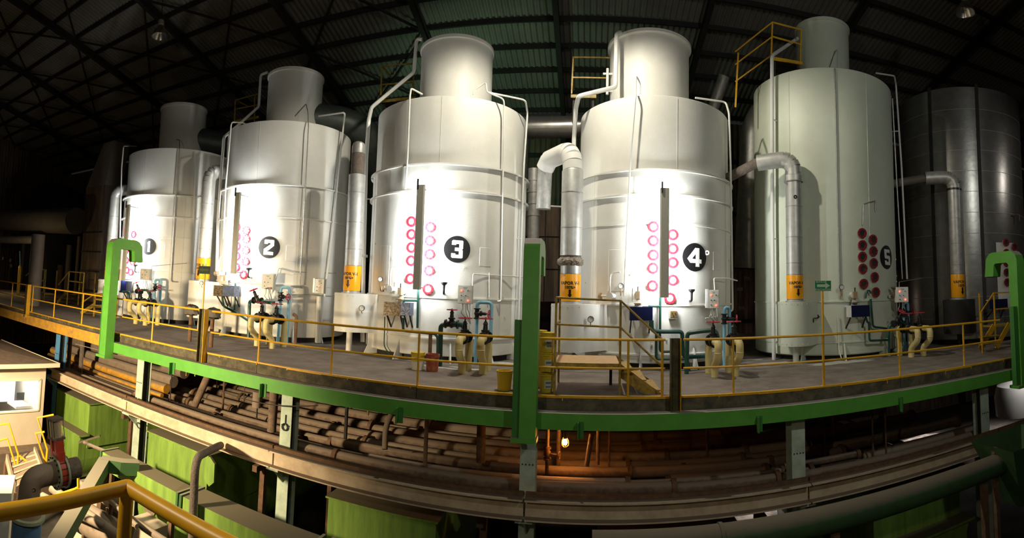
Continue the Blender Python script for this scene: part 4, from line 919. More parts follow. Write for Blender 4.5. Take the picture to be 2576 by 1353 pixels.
p = at_z(1050, 930, 0); bucket(p.x, p.y, .003, 'yellow and white paint bucket before tank three', lab=False, s_=1.12, half='bucket_white', group='paint buckets before tank three')
p = at_z(1082, 933, 0); bucket(p.x+.05, p.y, .003, 'dirty red and yellow paint bucket before tank three', 'bucket_red', lab=False, lid=False, s_=1.1, group='paint buckets before tank three')
p = at_z(505, 851, 0); bucket(p.x, p.y+.1, .003, 'yellow and white bucket beside the faded sign pole', lab=False, s_=1.0, half='bucket_white', group='paint buckets before tank three')
# rags over valve stumps by the stub post
for px, py, yy, lab in ((482, 775, 11.0, 'grey rag draped over a valve left of the faded sign'), (536, 783, 10.7, 'grey rag draped over a valve right of the stub post')):
    c = at_y(px, py, yy); o = thing('covered_valve', lab, 'valve', (c.x, yy, 0), 'rag covered valves')
    MB().cyl((c.x, yy, .003), (c.x, yy, c.z-.16), .06, n=10).build('stand', 'rust', o)
    MB().obox((c.x, yy, c.z-.12), (.16, 0, 0), (0, .10, 0), (0, 0, .09)).build('valve_body', 'iron', o, smooth=0)
    vs = []; n = 18
    for j in range(6):
        for i in range(n):
            a = 2*PI*i/n; rr = (.02, .12, .21, .24, .26, .27)[j]*(1+random.uniform(-.16, .16)*(j > 1)); vs.append((c.x+rr*math.cos(a), yy+rr*.7*math.sin(a), c.z+(.10, .09, .05, -.02, -.09, -.16)[j]+random.uniform(-.03, .03)))
    MB().add(vs, [(j*n+i, j*n+(i+1) % n, (j+1)*n+(i+1) % n, (j+1)*n+i) for j in range(5) for i in range(n)]).build('rag', 'rag', o)
# white powder spilt round the foot of tank five and between the tanks
for (px, py, rx, ry) in ((1990, 912, 1.3, .35), (2110, 912, 1.1, .30), (1280, 915, .7, .25), (1130, 925, .9, .25), (1880, 905, .5, .2), (1480, 905, .8, .3)):
    c = at_z(px, py, 0); n = 26; vs = [(c.x, c.y, .012)]
    for i in range(n):
        a = 2*PI*i/n; q = 1+random.uniform(-.3, .25); vs.append((c.x+rx*q*math.cos(a), c.y+ry*q*math.sin(a), .003))
    tag(MB().add(vs, [(0, 1+i, 1+(i+1) % n) for i in range(n)]).build('powder_spill', 'white_powder'), 'thin spill of pale powder on the deck floor at the foot of the tanks', 'spill', 'powder spills on the deck')
# ------------------------------------------------------------------ walkways by the domes
def walkway(label, Yp, posts, rails, plate=None, m='yellow_old', backs=()):
    q = at_y(*posts[0][0], Yp); o = thing('dome_walkway', label, 'walkway', (q.x, Yp, q.z), 'walkways beside the domes')
    for a, b in posts: MB().bar(at_y(*a, Yp), at_y(*b, Yp), .045, .045, up=(0, 1, 0)).build('post', m, o, smooth=0)
    for a, b in rails: MB().bar(at_y(*a, Yp), at_y(*b, Yp), .04, .04).build('rail', m, o, smooth=0)
    for a, L in backs:
        c = at_y(*a, Yp); MB().bar(c, c+Vector((0, L, 0)), .04, .04).build('rail', m, o, smooth=0)
    if plate:
        a, b = at_y(*plate[0], Yp), at_y(*plate[1], Yp); MB().box((a.x, Yp-.02, a.z-.10), (b.x, Yp+.03, a.z)).build('edge_plate', m, o, smooth=0)
        g = MB()
        for i in range(int((b.x-a.x)/.06)): g.box((a.x+i*.06, Yp+.03, a.z-.08), (a.x+i*.06+.015, Yp+1.0, a.z-.04))
        g = g.build('grating', 'dark_steel', o, smooth=0); g['kind'] = 'stuff'
        for bx in (a.x+.1, b.x-.1): MB().box((bx-.04, Yp+.1, a.z-.9), (bx+.04, Yp+.18, a.z-.1)).build('support', 'dark_steel', o, smooth=0)
    return o
walkway('rusty yellow walkway rail beside dome two', 16.6, [((592, 252), (590, 305)), ((641, 238), (640, 305))], [((592, 252), (651, 236)), ((591, 275), (648, 264))], ((590, 303), (650, 303)), backs=[((592, 252), .9)])
walkway('yellow walkway rail beside dome three', 16.6, [((961, 167), (958, 240)), ((1041, 145), (1040, 238))], [((961, 167), (1042, 160)), ((960, 213), (1042, 207))], ((956, 252), (1045, 240)), backs=[((961, 167), .9)])
walkway('yellow walkway rail beside dome four', 15.9, [((1442, 143), (1438, 236)), ((1541, 145), (1541, 240))], [((1442, 144), (1545, 146)), ((1441, 195), (1545, 197))], ((1436, 238), (1500, 238)), m='yellow_old', backs=[((1442, 144), 1.0), ((1441, 195), 1.0)])
walkway('bright yellow walkway rail beside dome five', 15.0, [((1943, 55), (1940, 140)), ((2015, 73), (2013, 156)), ((1857, 133), (1850, 270))], [((1943, 56), (2018, 76)), ((1943, 92), (2018, 113)), ((1943, 56), (1850, 130)), ((1943, 92), (1850, 162)), ((1850, 205), (1940, 140))], ((1944, 143), (2018, 143)), m='yellow')
# level gauge on dome four
c = at_y(1528, 205, 15.6); o = thing('level_gauge', 'white level gauge column standing beside dome four', 'gauge', (c.x, c.y, c.z-.45))
MB().cyl((c.x, c.y, c.z-.42), (c.x, c.y, c.z+.42), .045, n=12).build('column', 'white_small', o)
for dz in (-.3, .25): MB().bar((c.x-.14, c.y, c.z+dz), (c.x+.16, c.y, c.z+dz), .03, .06).build('clamp', 'white_small', o, smooth=0)
# ------------------------------------------------------------------ high bay lamps
def high_bay(p, label, lit=False):
    o = thing('high_bay_lamp', label, 'lamp', p, 'high bay lamps under the roof'); zr = roof_z(p.y)+.17
    MB().lathe([(.34, 0), (.335, .02), (.25, .20), (.12, .36), (.10, .42), (.095, .42), (.115, .35), (.24, .19), (.325, .015)], p, 28).build('reflector', 'reflector', o)
    MB().lathe([(.10, .42), (.12, .44), (.12, .60), (.06, .66), (.001, .66)], p, 20).build('ballast', 'aluminium_dull', o)
    MB().cyl(p+Vector((0, 0, .66)), Vector((p.x, p.y, zr)), .015, n=8).build('rod', 'dark_steel', o)
    MB().lathe([(.001, .10), (.05, .12), (.07, .20), (.05, .30)], p, 14).build('bulb', 'tube_light' if lit else 'label_white', o)
high_bay(at_y(403, 92, 12.0), 'unlit high bay lamp hanging above tank one'); high_bay(at_y(2428, 32, 12.0), 'unlit high bay lamp hanging above the bare steel tank'); high_bay(Vector((-1.05, 11.7, 10.12)), 'lit high bay lamp over the middle of the deck', True)
# ------------------------------------------------------------------ behind the tanks
def pipe(label, pts, r, m, name='large_pipe', cat='pipe', group=None, n=24, rad=.5, rings=()):
    q = bend(pts, rad, 6); low = min(q, key=lambda v: v.z); o = thing(name, label, cat, low, group)
    MB().tube(q, r, n).build('tube', m, o)
    for i in rings:
        a, b = Vector(pts[0]), Vector(pts[1]); c = a.lerp(b, i); d = (b-a).normalized(); MB().cyl(c-d*.03, c+d*.03, r+.02, n=n).build('joint_ring', m, o)
    return o
pipe('shiny horizontal duct behind tanks three and four', [at_y(1300, 322, 19), at_y(1400, 320, 19), at_y(1500, 318, 19)], .42, 'stainless', rings=(.4, .9))
pipe('wide greenish duct curving away behind dome two', [(TK[2].dx+.3, TK[2].dy, 8.3), (TK[2].dx+1.9, 17.4, 8.3), (TK[2].dx+2.6, 18.6, 7.6), (TK[2].dx+2.7, 19, 3.0)], .62, 'duct_dark', rad=1.0)
pipe('wide duct curving away behind dome one', [(TK[1].dx+.3, TK[1].dy, 8.3), (TK[1].dx+1.7, 17.6, 8.1), (TK[1].dx+2.2, 18.6, 7.4), (TK[1].dx+2.3, 19, 3.0)], .6, 'duct_dark', rad=1.0)
pipe('duct curving away behind dome five', [(TK[5].dx-.3, TK[5].dy, 9.2), (TK[5].dx-1.2, 17.2, 9.2), (TK[5].dx-1.8, 18.6, 8.8), (TK[5].dx-2.0, 19, 3.0)], .55, 'aluminium_dull', rad=.8)
pipe('slanting grey pipe between domes four and five', [at_y(1822, 190, 18), at_y(1795, 270, 18.5)], .22, 'aluminium_dull')
pipe('silver ribbed stack pipe at the right edge of tank three', [at_y(1341, 620, 17.0), at_y(1343, 425, 17.0)], .20, 'aluminium_dull', rings=(.4, .55, .7, .85))
pipe('thin white pipe between tanks three and four', [at_y(1330, 515, 17.5), at_y(1470, 524, 17.5)], .03, 'white_small', n=8)
for ob, x_, z_ in (('large_pipe', -3.2, 0),):
    ob = bpy.data.objects.get(ob)
    if ob:
        q = ORG[ob.as_pointer()]; MB().box((q.x+.3, q.y-.08, .003), (q.x+.46, q.y+.08, q.z-.05)).build('support_leg', 'dark_steel', ob, smooth=0)
# stained panelling at the back between tanks three and four
wp = shell('wall_panelled'); a, b = at_y(1300, 600, 22.5), at_y(1480, 600, 22.5); z0 = at_y(1370, 760, 22.5).z; z1 = at_y(1370, 515, 22.5).z; n = 5
for i in range(n):
    x0, x1 = a.x+(b.x-a.x)*i/n, a.x+(b.x-a.x)*(i+1)/n
    for j in range(3):
        MB().box((x0+.03, 22.5+random.uniform(0, .02), z0+(z1-z0)*j/3+.03), (x1-.03, 22.58, z0+(z1-z0)*(j+1)/3-.03)).build('panel', 'brown_panel', wp, smooth=0)
MB().box((a.x, 22.58, z0), (b.x, 22.7, z1)).build('frame', 'dark_steel', wp, smooth=0)
for (px, py) in ((1845, 703), (1862, 727), (1866, 775), (1880, 700)):
    c = at_y(px, py, 26.5); w = struct(MB().box((c.x-.16, 26.5, c.z-.10), (c.x+.16, 26.56, c.z+.10)).build('window_1', 'pale_lit', smooth=0))
lamp('rear_lamp', 'POINT', (5.2, 24.5, 1.2), 14, (1, .72, .58), .1)
lamp('rear_lamp', 'SPOT', (-2.6, 18.6, 5.6), 55, (1, .82, .60), .15, (-1.2, 22.5, 2.5), spot=1.4, blend=.6)
# ------------------------------------------------------------------ far left of the hall
pipe('broad dusty duct along the far left of the hall', [at_y(-60, 553, 17), at_y(60, 555, 17), at_y(193, 556, 17)], .85, 'duct_far', 'air_duct', 'duct')
pipe('lower shiny pipe along the far left of the hall', [at_y(-60, 603, 16), at_y(60, 603, 16), at_y(88, 603, 16)], .28, 'aluminium_dull')
q = at_y(60, 603, 16); MB().box((q.x-.08, 15.92, .003), (q.x+.08, 16.08, q.z-.2)).build('support_leg', 'dark_steel', bpy.data.objects['large_pipe.007'], smooth=0)
c = at_z(90, 770, 0); tp = at_y(97, 590, c.y); pipe('tall grey upright pipe at the far left of the deck', [(tp.x, c.y, .004), (tp.x, c.y, tp.z)], .33, 'duct_far', 'upright_pipe')
c = at_y(232, 600, 17.5); o = thing('flue_casing', 'tall dark brown casing left of the first vapour pipe', 'casing', (c.x, 17.5, 0))
MB().box((c.x-1.1, 17.5, .004), (c.x+1.0, 18.8, at_y(232, 470, 17.5).z)).build('casing', 'brown_panel', o, smooth=0)
for i in range(4): MB().box((c.x-1.14, 17.46, .6+i*1.2), (c.x+1.04, 17.5, .7+i*1.2)).build('strap', 'dark_steel', o, smooth=0)
MB().prism([(-1.1, 0), (1.0, 0), (1.6, 2.6), (.5, 2.6)], (c.x, 17.5, at_y(232, 470, 17.5).z), (1, 0, 0), (0, 0, 1), (0, 1.2, 0)).build('hood', 'duct_far', o, smooth=0)
c = at_y(125, 480, 20); o = thing('dark_vessel', 'large dark round vessel behind the broad duct', 'vessel', (c.x, 20, .004))
MB().lathe([(2.6, 0), (2.6, c.z-.9), (2.2, c.z-.2), (1.4, c.z+.4), (.5, c.z+.6), (.01, c.z+.62)], (c.x, 20.5, .004), 40).build('shell', 'dark_steel', o)
MB().lathe([(2.6, c.z-1.0), (2.68, c.z-.97), (2.68, c.z-.9), (2.6, c.z-.87)], (c.x, 20.5, .004), 40).build('flange', 'dark_steel', o)
def step_stand(px0, px1, yt, yb, Yp, label, m='yellow'):
    a, b = at_y(px0, yt, Yp), at_y(px1, yt, Yp); zp = at_y(px0, yt+(yb-yt)*.55, Yp).z; o = thing('step_stand', label, 'platform', ((a.x+b.x)/2, Yp, 0), 'yellow step stands on the far deck')
    for xx in (a.x, b.x):
        for yy in (Yp, Yp+.7): MB().bar((xx, yy, .004), (xx, yy, a.z), .05, .05, up=(0, 1, 0)).build('post', m, o, smooth=0)
    for zz in (a.z, (a.z+zp)/2):
        MB().bar((a.x, Yp, zz), (b.x, Yp, zz), .05, .05).build('rail', m, o, smooth=0); MB().bar((a.x, Yp, zz), (a.x, Yp+.7, zz), .05, .05).build('rail', m, o, smooth=0)
    MB().box((a.x, Yp, zp-.06), (b.x, Yp+.7, zp)).build('landing', m, o, smooth=0)
    d = -1.0; MB().bar((a.x, Yp, zp), (a.x+d, Yp, .02), .04, .16).build('stringer', m, o, smooth=0); MB().bar((a.x, Yp, a.z), (a.x+d, Yp, a.z-zp), .045, .045).build('handrail', m, o, smooth=0)
    for i in range(3): MB().box((a.x+d*(i+.7)/3-.12, Yp, zp*(1-(i+.8)/3.2)-.02), (a.x+d*(i+.7)/3+.12, Yp+.7, zp*(1-(i+.8)/3.2))).build('tread', m, o, smooth=0)
step_stand(174, 212, 683, 770, 14.0, 'yellow step stand nearest the first vapour pipe on the far deck', 'yellow_old'); step_stand(86, 116, 676, 780, 13.5, 'yellow step stand round the tall grey pipe', 'yellow_old')
step_stand(240, 262, 738, 790, 12.1, 'yellow step stand beside the first steam box', 'yellow_old')
c = at_z(45, 742, 0); t_ = at_y(47, 667, c.y); o = thing('lamp_post', 'small glowing yellow post at the far left of the deck', 'post', (c.x, c.y, 0))
MB().cyl((c.x, c.y, .004), (c.x, c.y, t_.z-.15), .10, n=12).build('pole', 'yellow', o); MB().lathe([(.10, 0), (.06, .14), (.01, .18)], (c.x, c.y, t_.z-.15), 12).build('tip', 'yellow', o)
MB().bar((c.x, c.y, t_.z), (c.x-.6, c.y+.2, t_.z+.9), .04, .04).build('arm', 'sky_blue', o, smooth=0)
lamp('far_lamp', 'POINT', (c.x-1.3, c.y-.9, 2.2), 70, (1, .70, .34), .12)
for i, (px, py) in enumerate(((25, 655), (27, 668), (6, 650))):
    q = at_y(px, py, 19); o = thing('wall_lamp', 'small bright lamp on the machinery at the far left', 'lamp', q, 'small lamps at the far left')
    MB().box((q.x-.12, 19, q.z-.14), (q.x+.12, 19.08, q.z+.14)).build('case', 'box_grey', o, smooth=0); MB().box((q.x-.10, 18.985, q.z-.12), (q.x+.10, 18.999, q.z+.12)).build('lens', 'screen', o, smooth=0)
for i in range(7):
    q = at_y(130+i*22, 660+random.uniform(-25, 25), 19.5); pipe('dim upright pipe behind the step stands', [(q.x, 19.5, .004), (q.x, 19.5, q.z+random.uniform(0, 1.5))], random.uniform(.08, .25), random.choice(['dusty_pipe', 'rust_pipe', 'duct_far']), 'upright_pipe', group='dim upright pipes at the far left')
# rear yellow step stand at the steel tank
a, b = at_y(2500, 737, 11.9), at_y(2545, 737, 11.9); o = thing('step_stand', 'yellow step stand before the bare steel tank', 'platform', (a.x, 11.9, 0), None)
zl = at_y(2500, 820, 11.9).z
for xx, yy in ((a.x, 11.9), (b.x+.3, 11.9), (a.x, 12.6)): MB().bar((xx, yy, .004), (xx, yy, a.z), .04, .04, up=(0, 1, 0)).build('post', 'yellow', o, smooth=0)
MB().bar(a, (b.x+.3, 11.9, a.z), .04, .04).build('rail', 'yellow', o, smooth=0); MB().bar((a.x, 11.9, at_y(2500, 778, 11.9).z), (b.x+.3, 11.9, at_y(2500, 778, 11.9).z), .04, .04).build('rail', 'yellow', o, smooth=0)
MB().box((a.x, 11.9, zl-.05), (b.x+.3, 12.6, zl)).build('landing', 'yellow_old', o, smooth=0)
f = at_y(2468, 785, 11.3); MB().bar(a, f, .04, .04).build('handrail', 'yellow', o, smooth=0); MB().bar(f, (f.x, f.y, .004), .04, .04, up=(0, 1, 0)).build('post', 'yellow', o, smooth=0)
for dx in (0, .75):
    p, q = at_y(2500, 825, 11.9), at_z(2465, 884, 0); MB().bar((p.x+dx, 11.9, zl), (q.x+dx, q.y, .06), .03, .20).build('stringer', 'yellow', o, smooth=0)
for i in range(2): MB().box((f.x+.15+i*.22, 11.45+.2*i, .22+.2*i), (f.x+.95+i*.22, 11.65+.2*i, .25+.2*i)).build('tread', 'yellow_old', o, smooth=0)

# ------------------------------------------------------------------ under the deck: pipes, hangers, lamp
random.seed(21)
PR = [(10.45, -1.95, .13), (10.85, -2.15, .17), (11.25, -2.05, .09), (11.55, -2.30, .18), (11.95, -2.10, .12), (12.3, -2.35, .17), (12.75, -2.25, .15), (13.15, -2.20, .19), (13.6, -2.40, .14), (14.05, -2.30, .20), (14.55, -2.25, .16), (15.1, -2.35, .20), (15.7, -2.2, .17), (16.4, -2.3, .24), (17.2, -2.1, .2), (18.2, -1.9, .28)]
NM = ['foremost', 'second', 'third', 'fourth', 'fifth', 'sixth', 'seventh', 'eighth', 'ninth', 'tenth', 'eleventh', 'twelfth', 'thirteenth', 'fourteenth', 'fifteenth', 'last']
for i, (yy, zz, r) in enumerate(PR):
    zz = max(zz, -2.57+r*1.36+.06)
    cuts = [-19, random.uniform(-13, -10), random.uniform(-7.5, -4.5), random.uniform(.5, 2.5), random.uniform(3.5, 4.5), random.uniform(4.9, 6.6) if i % 3 else random.uniform(9.5, 11)]
    o = thing('process_pipe', '%s rusty pipe under the deck, counting back from the runway beam' % NM[i], 'pipe', (0, yy, zz-r), 'rusty pipes under the deck')
    for j in range(5):
        a, b = cuts[j], cuts[j+1]; dz = random.choice((0, 0, 0, -.05, .04)); mm = 'rust_pipe' if random.random() < .7 else 'dusty_pipe'
        MB().tube([(a+.02, yy, zz+dz), (b-.02, yy+random.uniform(-.02, .02), zz+dz)], r*random.choice((1, 1, .9)), 14).build('pipe_length', mm, o)
        MB().cyl((b-.07, yy, zz+dz), (b+.03, yy, zz+dz), r*1.35, n=14).build('flange', 'rust', o)
for x in (-18.4, -12.9, -7.6, -2.1, 3.6, 9.0):
    o = thing('pipe_rack', 'rusty cross frame carrying the pipes under the deck', 'rack', (x, 14, -6), 'pipe racks under the deck')
    MB().box((x-.07, 10.3, -2.75), (x+.07, 18.8, -2.60)).build('cross_beam', 'rust', o, smooth=0)
    for yy in (10.7, 14.3, 18.0): MB().box((x-.07, yy-.07, -5.996), (x+.07, yy+.07, -2.75)).build('leg', 'rust', o, smooth=0)
for i in range(30):
    x = random.uniform(-15, 9); yy = random.choice(PR)[0]+.25; r = random.choice((.018, .025, .035, .05))
    if any(abs(x-c) < .4 and yy < 10.8 for c in (-16.67, -11.75, -6.52, -1.13, 4.25, 9.52)): continue
    m = random.choice(('rust', 'rust_pipe', 'dark_steel', 'rust'))
    tag(MB().cyl((x, yy, -2.25), (x, yy, -.27), r, n=8).build('hanger_rod', m), 'thin rusty hanger rod between the deck and the pipes', 'rod', 'hanger rods under the deck')
pipe('slanting rusty pipe rising to the deck left of the hook column', [at_y(528, 935, 11.2), at_y(489, 1022, 10.85)], .11, 'rust_pipe', 'riser_pipe', n=14)
pipe('upright rusty pipe left of the hooked column', [at_y(690, 985, 10.9), at_y(683, 1085, 10.9)], .12, 'rust_pipe', 'riser_pipe', n=14)
pipe('short upright rusty pipe behind the slanting riser', [at_y(648, 985, 11.6), at_y(645, 1024, 11.6)], .13, 'dusty_pipe', 'riser_pipe', n=14)
pipe('pale bent pipe dropping below the deck before tank three', [at_y(985, 1040, 11.3), at_y(970, 1075, 11.3), at_y(968, 1130, 11.1)], .07, 'dusty_pipe', 'riser_pipe', n=12, rad=.2)
pipe('thick rusty upright pipe left of the middle column', [at_y(1211, 1064, 11.4), at_y(1209, 1162, 11.4)], .10, 'rust_pipe', 'riser_pipe', n=14)
pipe('bright slanting pipe beside the orange lamp', [at_y(1488, 1092, 11.5), at_y(1475, 1173, 11.3)], .055, 'rust_pipe', 'riser_pipe', n=12)
pipe('upright pipe right of the orange lamp', [at_y(1505, 1080, 11.9), at_y(1503, 1168, 11.9)], .045, 'rust_pipe', 'riser_pipe', n=12)
pipe('upright pipe left of the orange lamp', [at_y(1406, 1075, 12.2), at_y(1404, 1170, 12.2)], .05, 'rust_pipe', 'riser_pipe', n=12)
c = at_y(1377, 1120, 11.6); o = thing('pipe_valve', 'rusty valve on a riser beside the orange lamp', 'valve', (c.x, 11.6, -2.2))
MB().cyl((c.x, 11.6, -2.3), (c.x, 11.6, -.27), .04, n=12).build('riser', 'rust_pipe', o); z = at_y(1377, 1140, 11.6).z
for dz in (-.12, .12): MB().cyl((c.x, 11.6, z+dz-.02), (c.x, 11.6, z+dz+.02), .085, n=14).build('flange', 'rust', o)
MB().lathe([(.04, -.1), (.08, -.04), (.08, .04), (.04, .1)], (c.x, 11.6, z), 12).build('body', 'rust', o); MB().cyl((c.x, 11.6, z), (c.x+.26, 11.5, z), .025, n=8).build('stem', 'rust', o); wheel(o, (c.x+.27, 11.5, z), (1, -.3, 0), .07, 'rust')
p = at_y(1421, 1112, 11.5); o = thing('bulkhead_lamp', 'glowing orange bulb lamp under the deck by the middle column', 'lamp', p-Vector((0, 0, .06)))
MB().lathe([(.001, -.065), (.045, -.05), (.06, 0), (.045, .05), (.02, .08)], p, 16).build('bulb', 'orange_glass', o)
MB().cyl(p+Vector((0, 0, .075)), p+Vector((0, 0, .15)), .035, n=10).build('socket', 'iron', o); MB().cyl(p+Vector((0, 0, .15)), Vector((p.x, p.y, -.265)), .01, n=6).build('cable', 'iron', o)
for i in range(5):
    a = 2*PI*i/5; q = [p+Vector((math.cos(a)*rr, math.sin(a)*rr, zz)) for rr, zz in ((.05, .09), (.085, .03), (.085, -.06), (.02, -.11))]; MB().tube(q, .005, 5).build('guard_wire', 'brass', o)
l = lamp('bulkhead_lamp_light', 'POINT', p, 520, (1, .36, .08), .06); l.parent = o; l.location = (0, 0, .06)
for i, (px, py, yy, z1) in enumerate(((470, 930, 11.0, .7), (491, 945, 11.2, .7), (926, 1030, 11.4, .8), (885, 1020, 11.8, .8), (904, 1025, 12.0, .8))):
    c = at_y(px, py, yy); tag(MB().box((c.x-.02, yy-.02, -.265-z1*1.1), (c.x+.02, yy+.02, -.265)).build('marker_stake', 'yellow_old', smooth=0), 'thin yellow stake hanging under the deck', 'stake', 'yellow stakes under the deck')
# sagging cable below the green beam
a, b = at_y(560, 985, 9.75), at_y(800, 1020, 9.75); pts = []
for i in range(13): q = Vector(a).lerp(b, i/12); q.z -= .12*math.sin(PI*i/12); pts.append(q)
tag(MB().tube(pts, .012, 6).build('cable', 'rubber'), 'dark cable sagging below the green edge beam', 'cable')
a, b = at_y(190, 865, 9.7), at_y(365, 905, 9.9); tag(MB().tube([a, Vector(a).lerp(b, .5)+Vector((0, 0, -.03)), b], .014, 6).build('cable', 'dusty_pipe'), 'dusty cable strung below the yellow edge beam', 'cable')
# lagged pipes at the blue column
for i, (py, yy, r, m) in enumerate(((865, 12.5, .24, 'dusty_pipe'), (893, 12.0, .20, 'dusty_pipe'), (912, 11.7, .16, 'yellow_beam'), (930, 11.5, .08, 'yellow_beam'))):
    a, b = at_y(170, py+0, yy), at_y(320, py+38, yy-.2); a.z = b.z = (a.z+b.z)/2+.15
    pipe(('broad lagged pipe', 'second lagged pipe', 'stained yellow pipe', 'thin yellow pipe')[i]+' behind the blue column under the deck', [(-20, a.y, a.z), (-12.4, a.y, a.z)], r, m, 'lagged_pipe', n=16)
for (px, yy) in ((220, 10.9), (172, 10.6)):
    c = at_y(px, 900, yy); yy = 10.635; tag(MB().box((c.x-.10, yy-.04, -2.565 if px > 200 else -5.998), (c.x+.10, yy+.025, -.265)).build('steel_prop', 'lagging', smooth=0), 'brown steel prop under the deck near the blue column', 'prop', 'props near the blue column')
# ------------------------------------------------------------------ green mixers below the deck
def mixer(x0, x1, label, lit=True):
    yf, zt = 9.92, -2.58; xm = (x0+x1)/2; o = thing('mixer', label, 'machine', (xm, 12, -6), 'green mixers below the deck')
    MB().box((x0, yf, -4.05), (x1, 16.5, zt)).build('hood', 'green_machine', o, smooth=0)
    MB().box((x0-.05, yf-.05, zt-.03), (x1+.05, 16.5, zt+.005)).build('lid', 'green_machine', o, smooth=0)
    hw = (x1-x0)/2-.06; poly = [(-hw-.12, .62), (hw+.12, .62), (hw, .3), (hw, -.25)]+[(hw*math.cos(-PI*i/14), -.25+hw*.95*math.sin(-PI*i/14)) for i in range(15)]+[(-hw, .3)]
    MB().prism(poly, (xm, yf-.30, -4.2), (1, 0, 0), (0, 0, 1), (0, .28, 0)).build('trough_end', 'green_machine', o, smooth=30)
    MB().box((x0-.12, yf-.42, -3.62), (x1+.12, yf-.001, -3.56)).build('ledge', 'green_machine', o, smooth=0)
    MB().prism(poly[2:-1], (xm, yf, -4.2), (1, 0, 0), (0, 0, 1), (0, 6.4, 0)).build('trough', 'green_machine', o, smooth=30)
    c = Vector((xm-.1, yf-.31, -4.15))
    MB().cyl(c, c-Vector((0, .12, 0)), .30, n=24).build('bearing_plate', 'green_machine', o); MB().cyl(c-Vector((0, .12, 0)), c-Vector((0, .38, 0)), .17, n=20).build('hub', 'lagging', o); MB().lathe([(.20, .38), (.24, .38), (.24, .45), (.14, .45), (.14, .38)], c, 20, (0, -1, 0)).build('coupling', 'dusty_pipe', o)
    mm = MB()
    for i in range(8):
        a = 2*PI*i/8; q = c+Vector((math.cos(a)*.25, -.12, math.sin(a)*.25)); mm.cyl(q, q-Vector((0, .03, 0)), .022, n=6)
    b = mm.build('bolts', 'dark_steel', o, smooth=0); b['kind'] = 'stuff'
    for xx in (x0+.3, x1-.3): MB().box((xx-.18, yf+.1, -5.998), (xx+.18, yf+.5, -5.3)).build('pedestal', 'beige_wall', o, smooth=0)
    return o
mixer(-16.42, -14.22, 'green mixer housing between the blue column and the first pale column')
m2 = mixer(-11.15, -8.80, 'bright green stained mixer housing beside the brown swan neck pipe')
mixer(-5.30, -2.90, 'green mixer housing under the runway beam before tank three')
mixer(.30, 2.95, 'dim mixer housing under the runway beam before tank four')
mixer(6.0, 8.5, 'dim mixer housing under the runway beam before tank five')
# hexagonal hatch and swan neck pipe at the bright mixer
c = at_y(525, 1186, 9.6); tag(MB().prism([(-.02, .36), (.16, .22), (.17, -.22), (.02, -.36), (-.16, -.25), (-.16, .20)], (c.x, 9.62, c.z), (1, 0, 0), (0, 0, 1), (0, .06, 0)).build('hatch', 'green_machine', smooth=0), 'bright green six sided hatch plate beside the swan neck pipe', 'hatch')
pts = [at_y(484, 1345, 7.6), at_y(488, 1240, 7.6), at_y(492, 1150, 7.6), at_y(545, 1124, 8.9), at_y(555, 1120, 9.3)]
pipe('brown dusty swan neck pipe standing before the bright green mixer', pts, .085, 'lagging', 'swan_neck_pipe', n=16, rad=.45)
MBp = MB().cyl((pts[0].x, pts[0].y, -5.998), pts[0], .085, n=16).build('lower_length', 'lagging', [ob for ob in bpy.data.objects if ob.name.startswith('swan_neck_pipe')][0])
# green launder troughs in front of the mixers
def launder(x0, x1, y0, y1, zt, h, label):
    o = thing('launder', label, 'trough', ((x0+x1)/2, y0, zt-h), 'green launders before the mixers')
    MB().box((x0, y0, zt-h), (x1, y1, zt)).build('channel', 'green_machine', o, smooth=0)
    for xx in (x0, x1): MB().box((xx-.03, y0-.04, zt-h-.04), (xx+.03, y1+.04, zt+.03)).build('end_flange', 'box_arm', o, smooth=0)
    for xx in (x0+.3, x1-.3): MB().box((xx-.05, y0+.1, -5.998), (xx+.05, y0+.2, zt-h)).build('leg', 'rust', o, smooth=0)
launder(-10.70, -7.85, 7.95, 8.45, -2.72, .40, 'green dusty trough running before the bright green mixer')
launder(-7.55, -4.55, 7.75, 8.40, -2.62, .48, 'green trough running from the swan neck pipe past the pale column')
launder(-4.35, -2.6, 7.75, 8.40, -2.62, .48, 'short green trough below the third mixer')
# bent box arm
a, b, c_ = Vector((-9.35, 8.05, -2.68)), Vector((-9.86, 7.42, -2.66)), at_z(140, 1375, -2.75)
o = thing('box_arm', 'long bent grey green box beam reaching past the green troughs', 'beam', (b.x, b.y, -3.0))
for p, q in ((a, a.lerp(b, .55)+Vector((.10, .02, 0))), (a.lerp(b, .5)+Vector((.10, .02, 0)), b), (b, c_)): MB().bar(p, q+(q-p).normalized()*.08, .27, .30).build('box_length', 'box_arm', o, smooth=0)
MB().box((b.x-.08, b.y-.08, -5.998), (b.x+.08, b.y+.08, -2.8)).build('leg', 'rust', o, smooth=0)
# rod with cross bar
p, q = at_y(212, 1113, 8.9), at_y(282, 1142, 8.6); o = thing('shaft_rod', 'brown shaft rod with a cross bar between mixer and trough', 'rod', q)
MB().cyl(p, q, .05, n=12).build('rod', 'dusty_pipe', o); MB().bar(at_y(198, 1113, 9.0), at_y(252, 1096, 9.4), .05, .05).build('cross_bar', 'lagging', o, smooth=0)
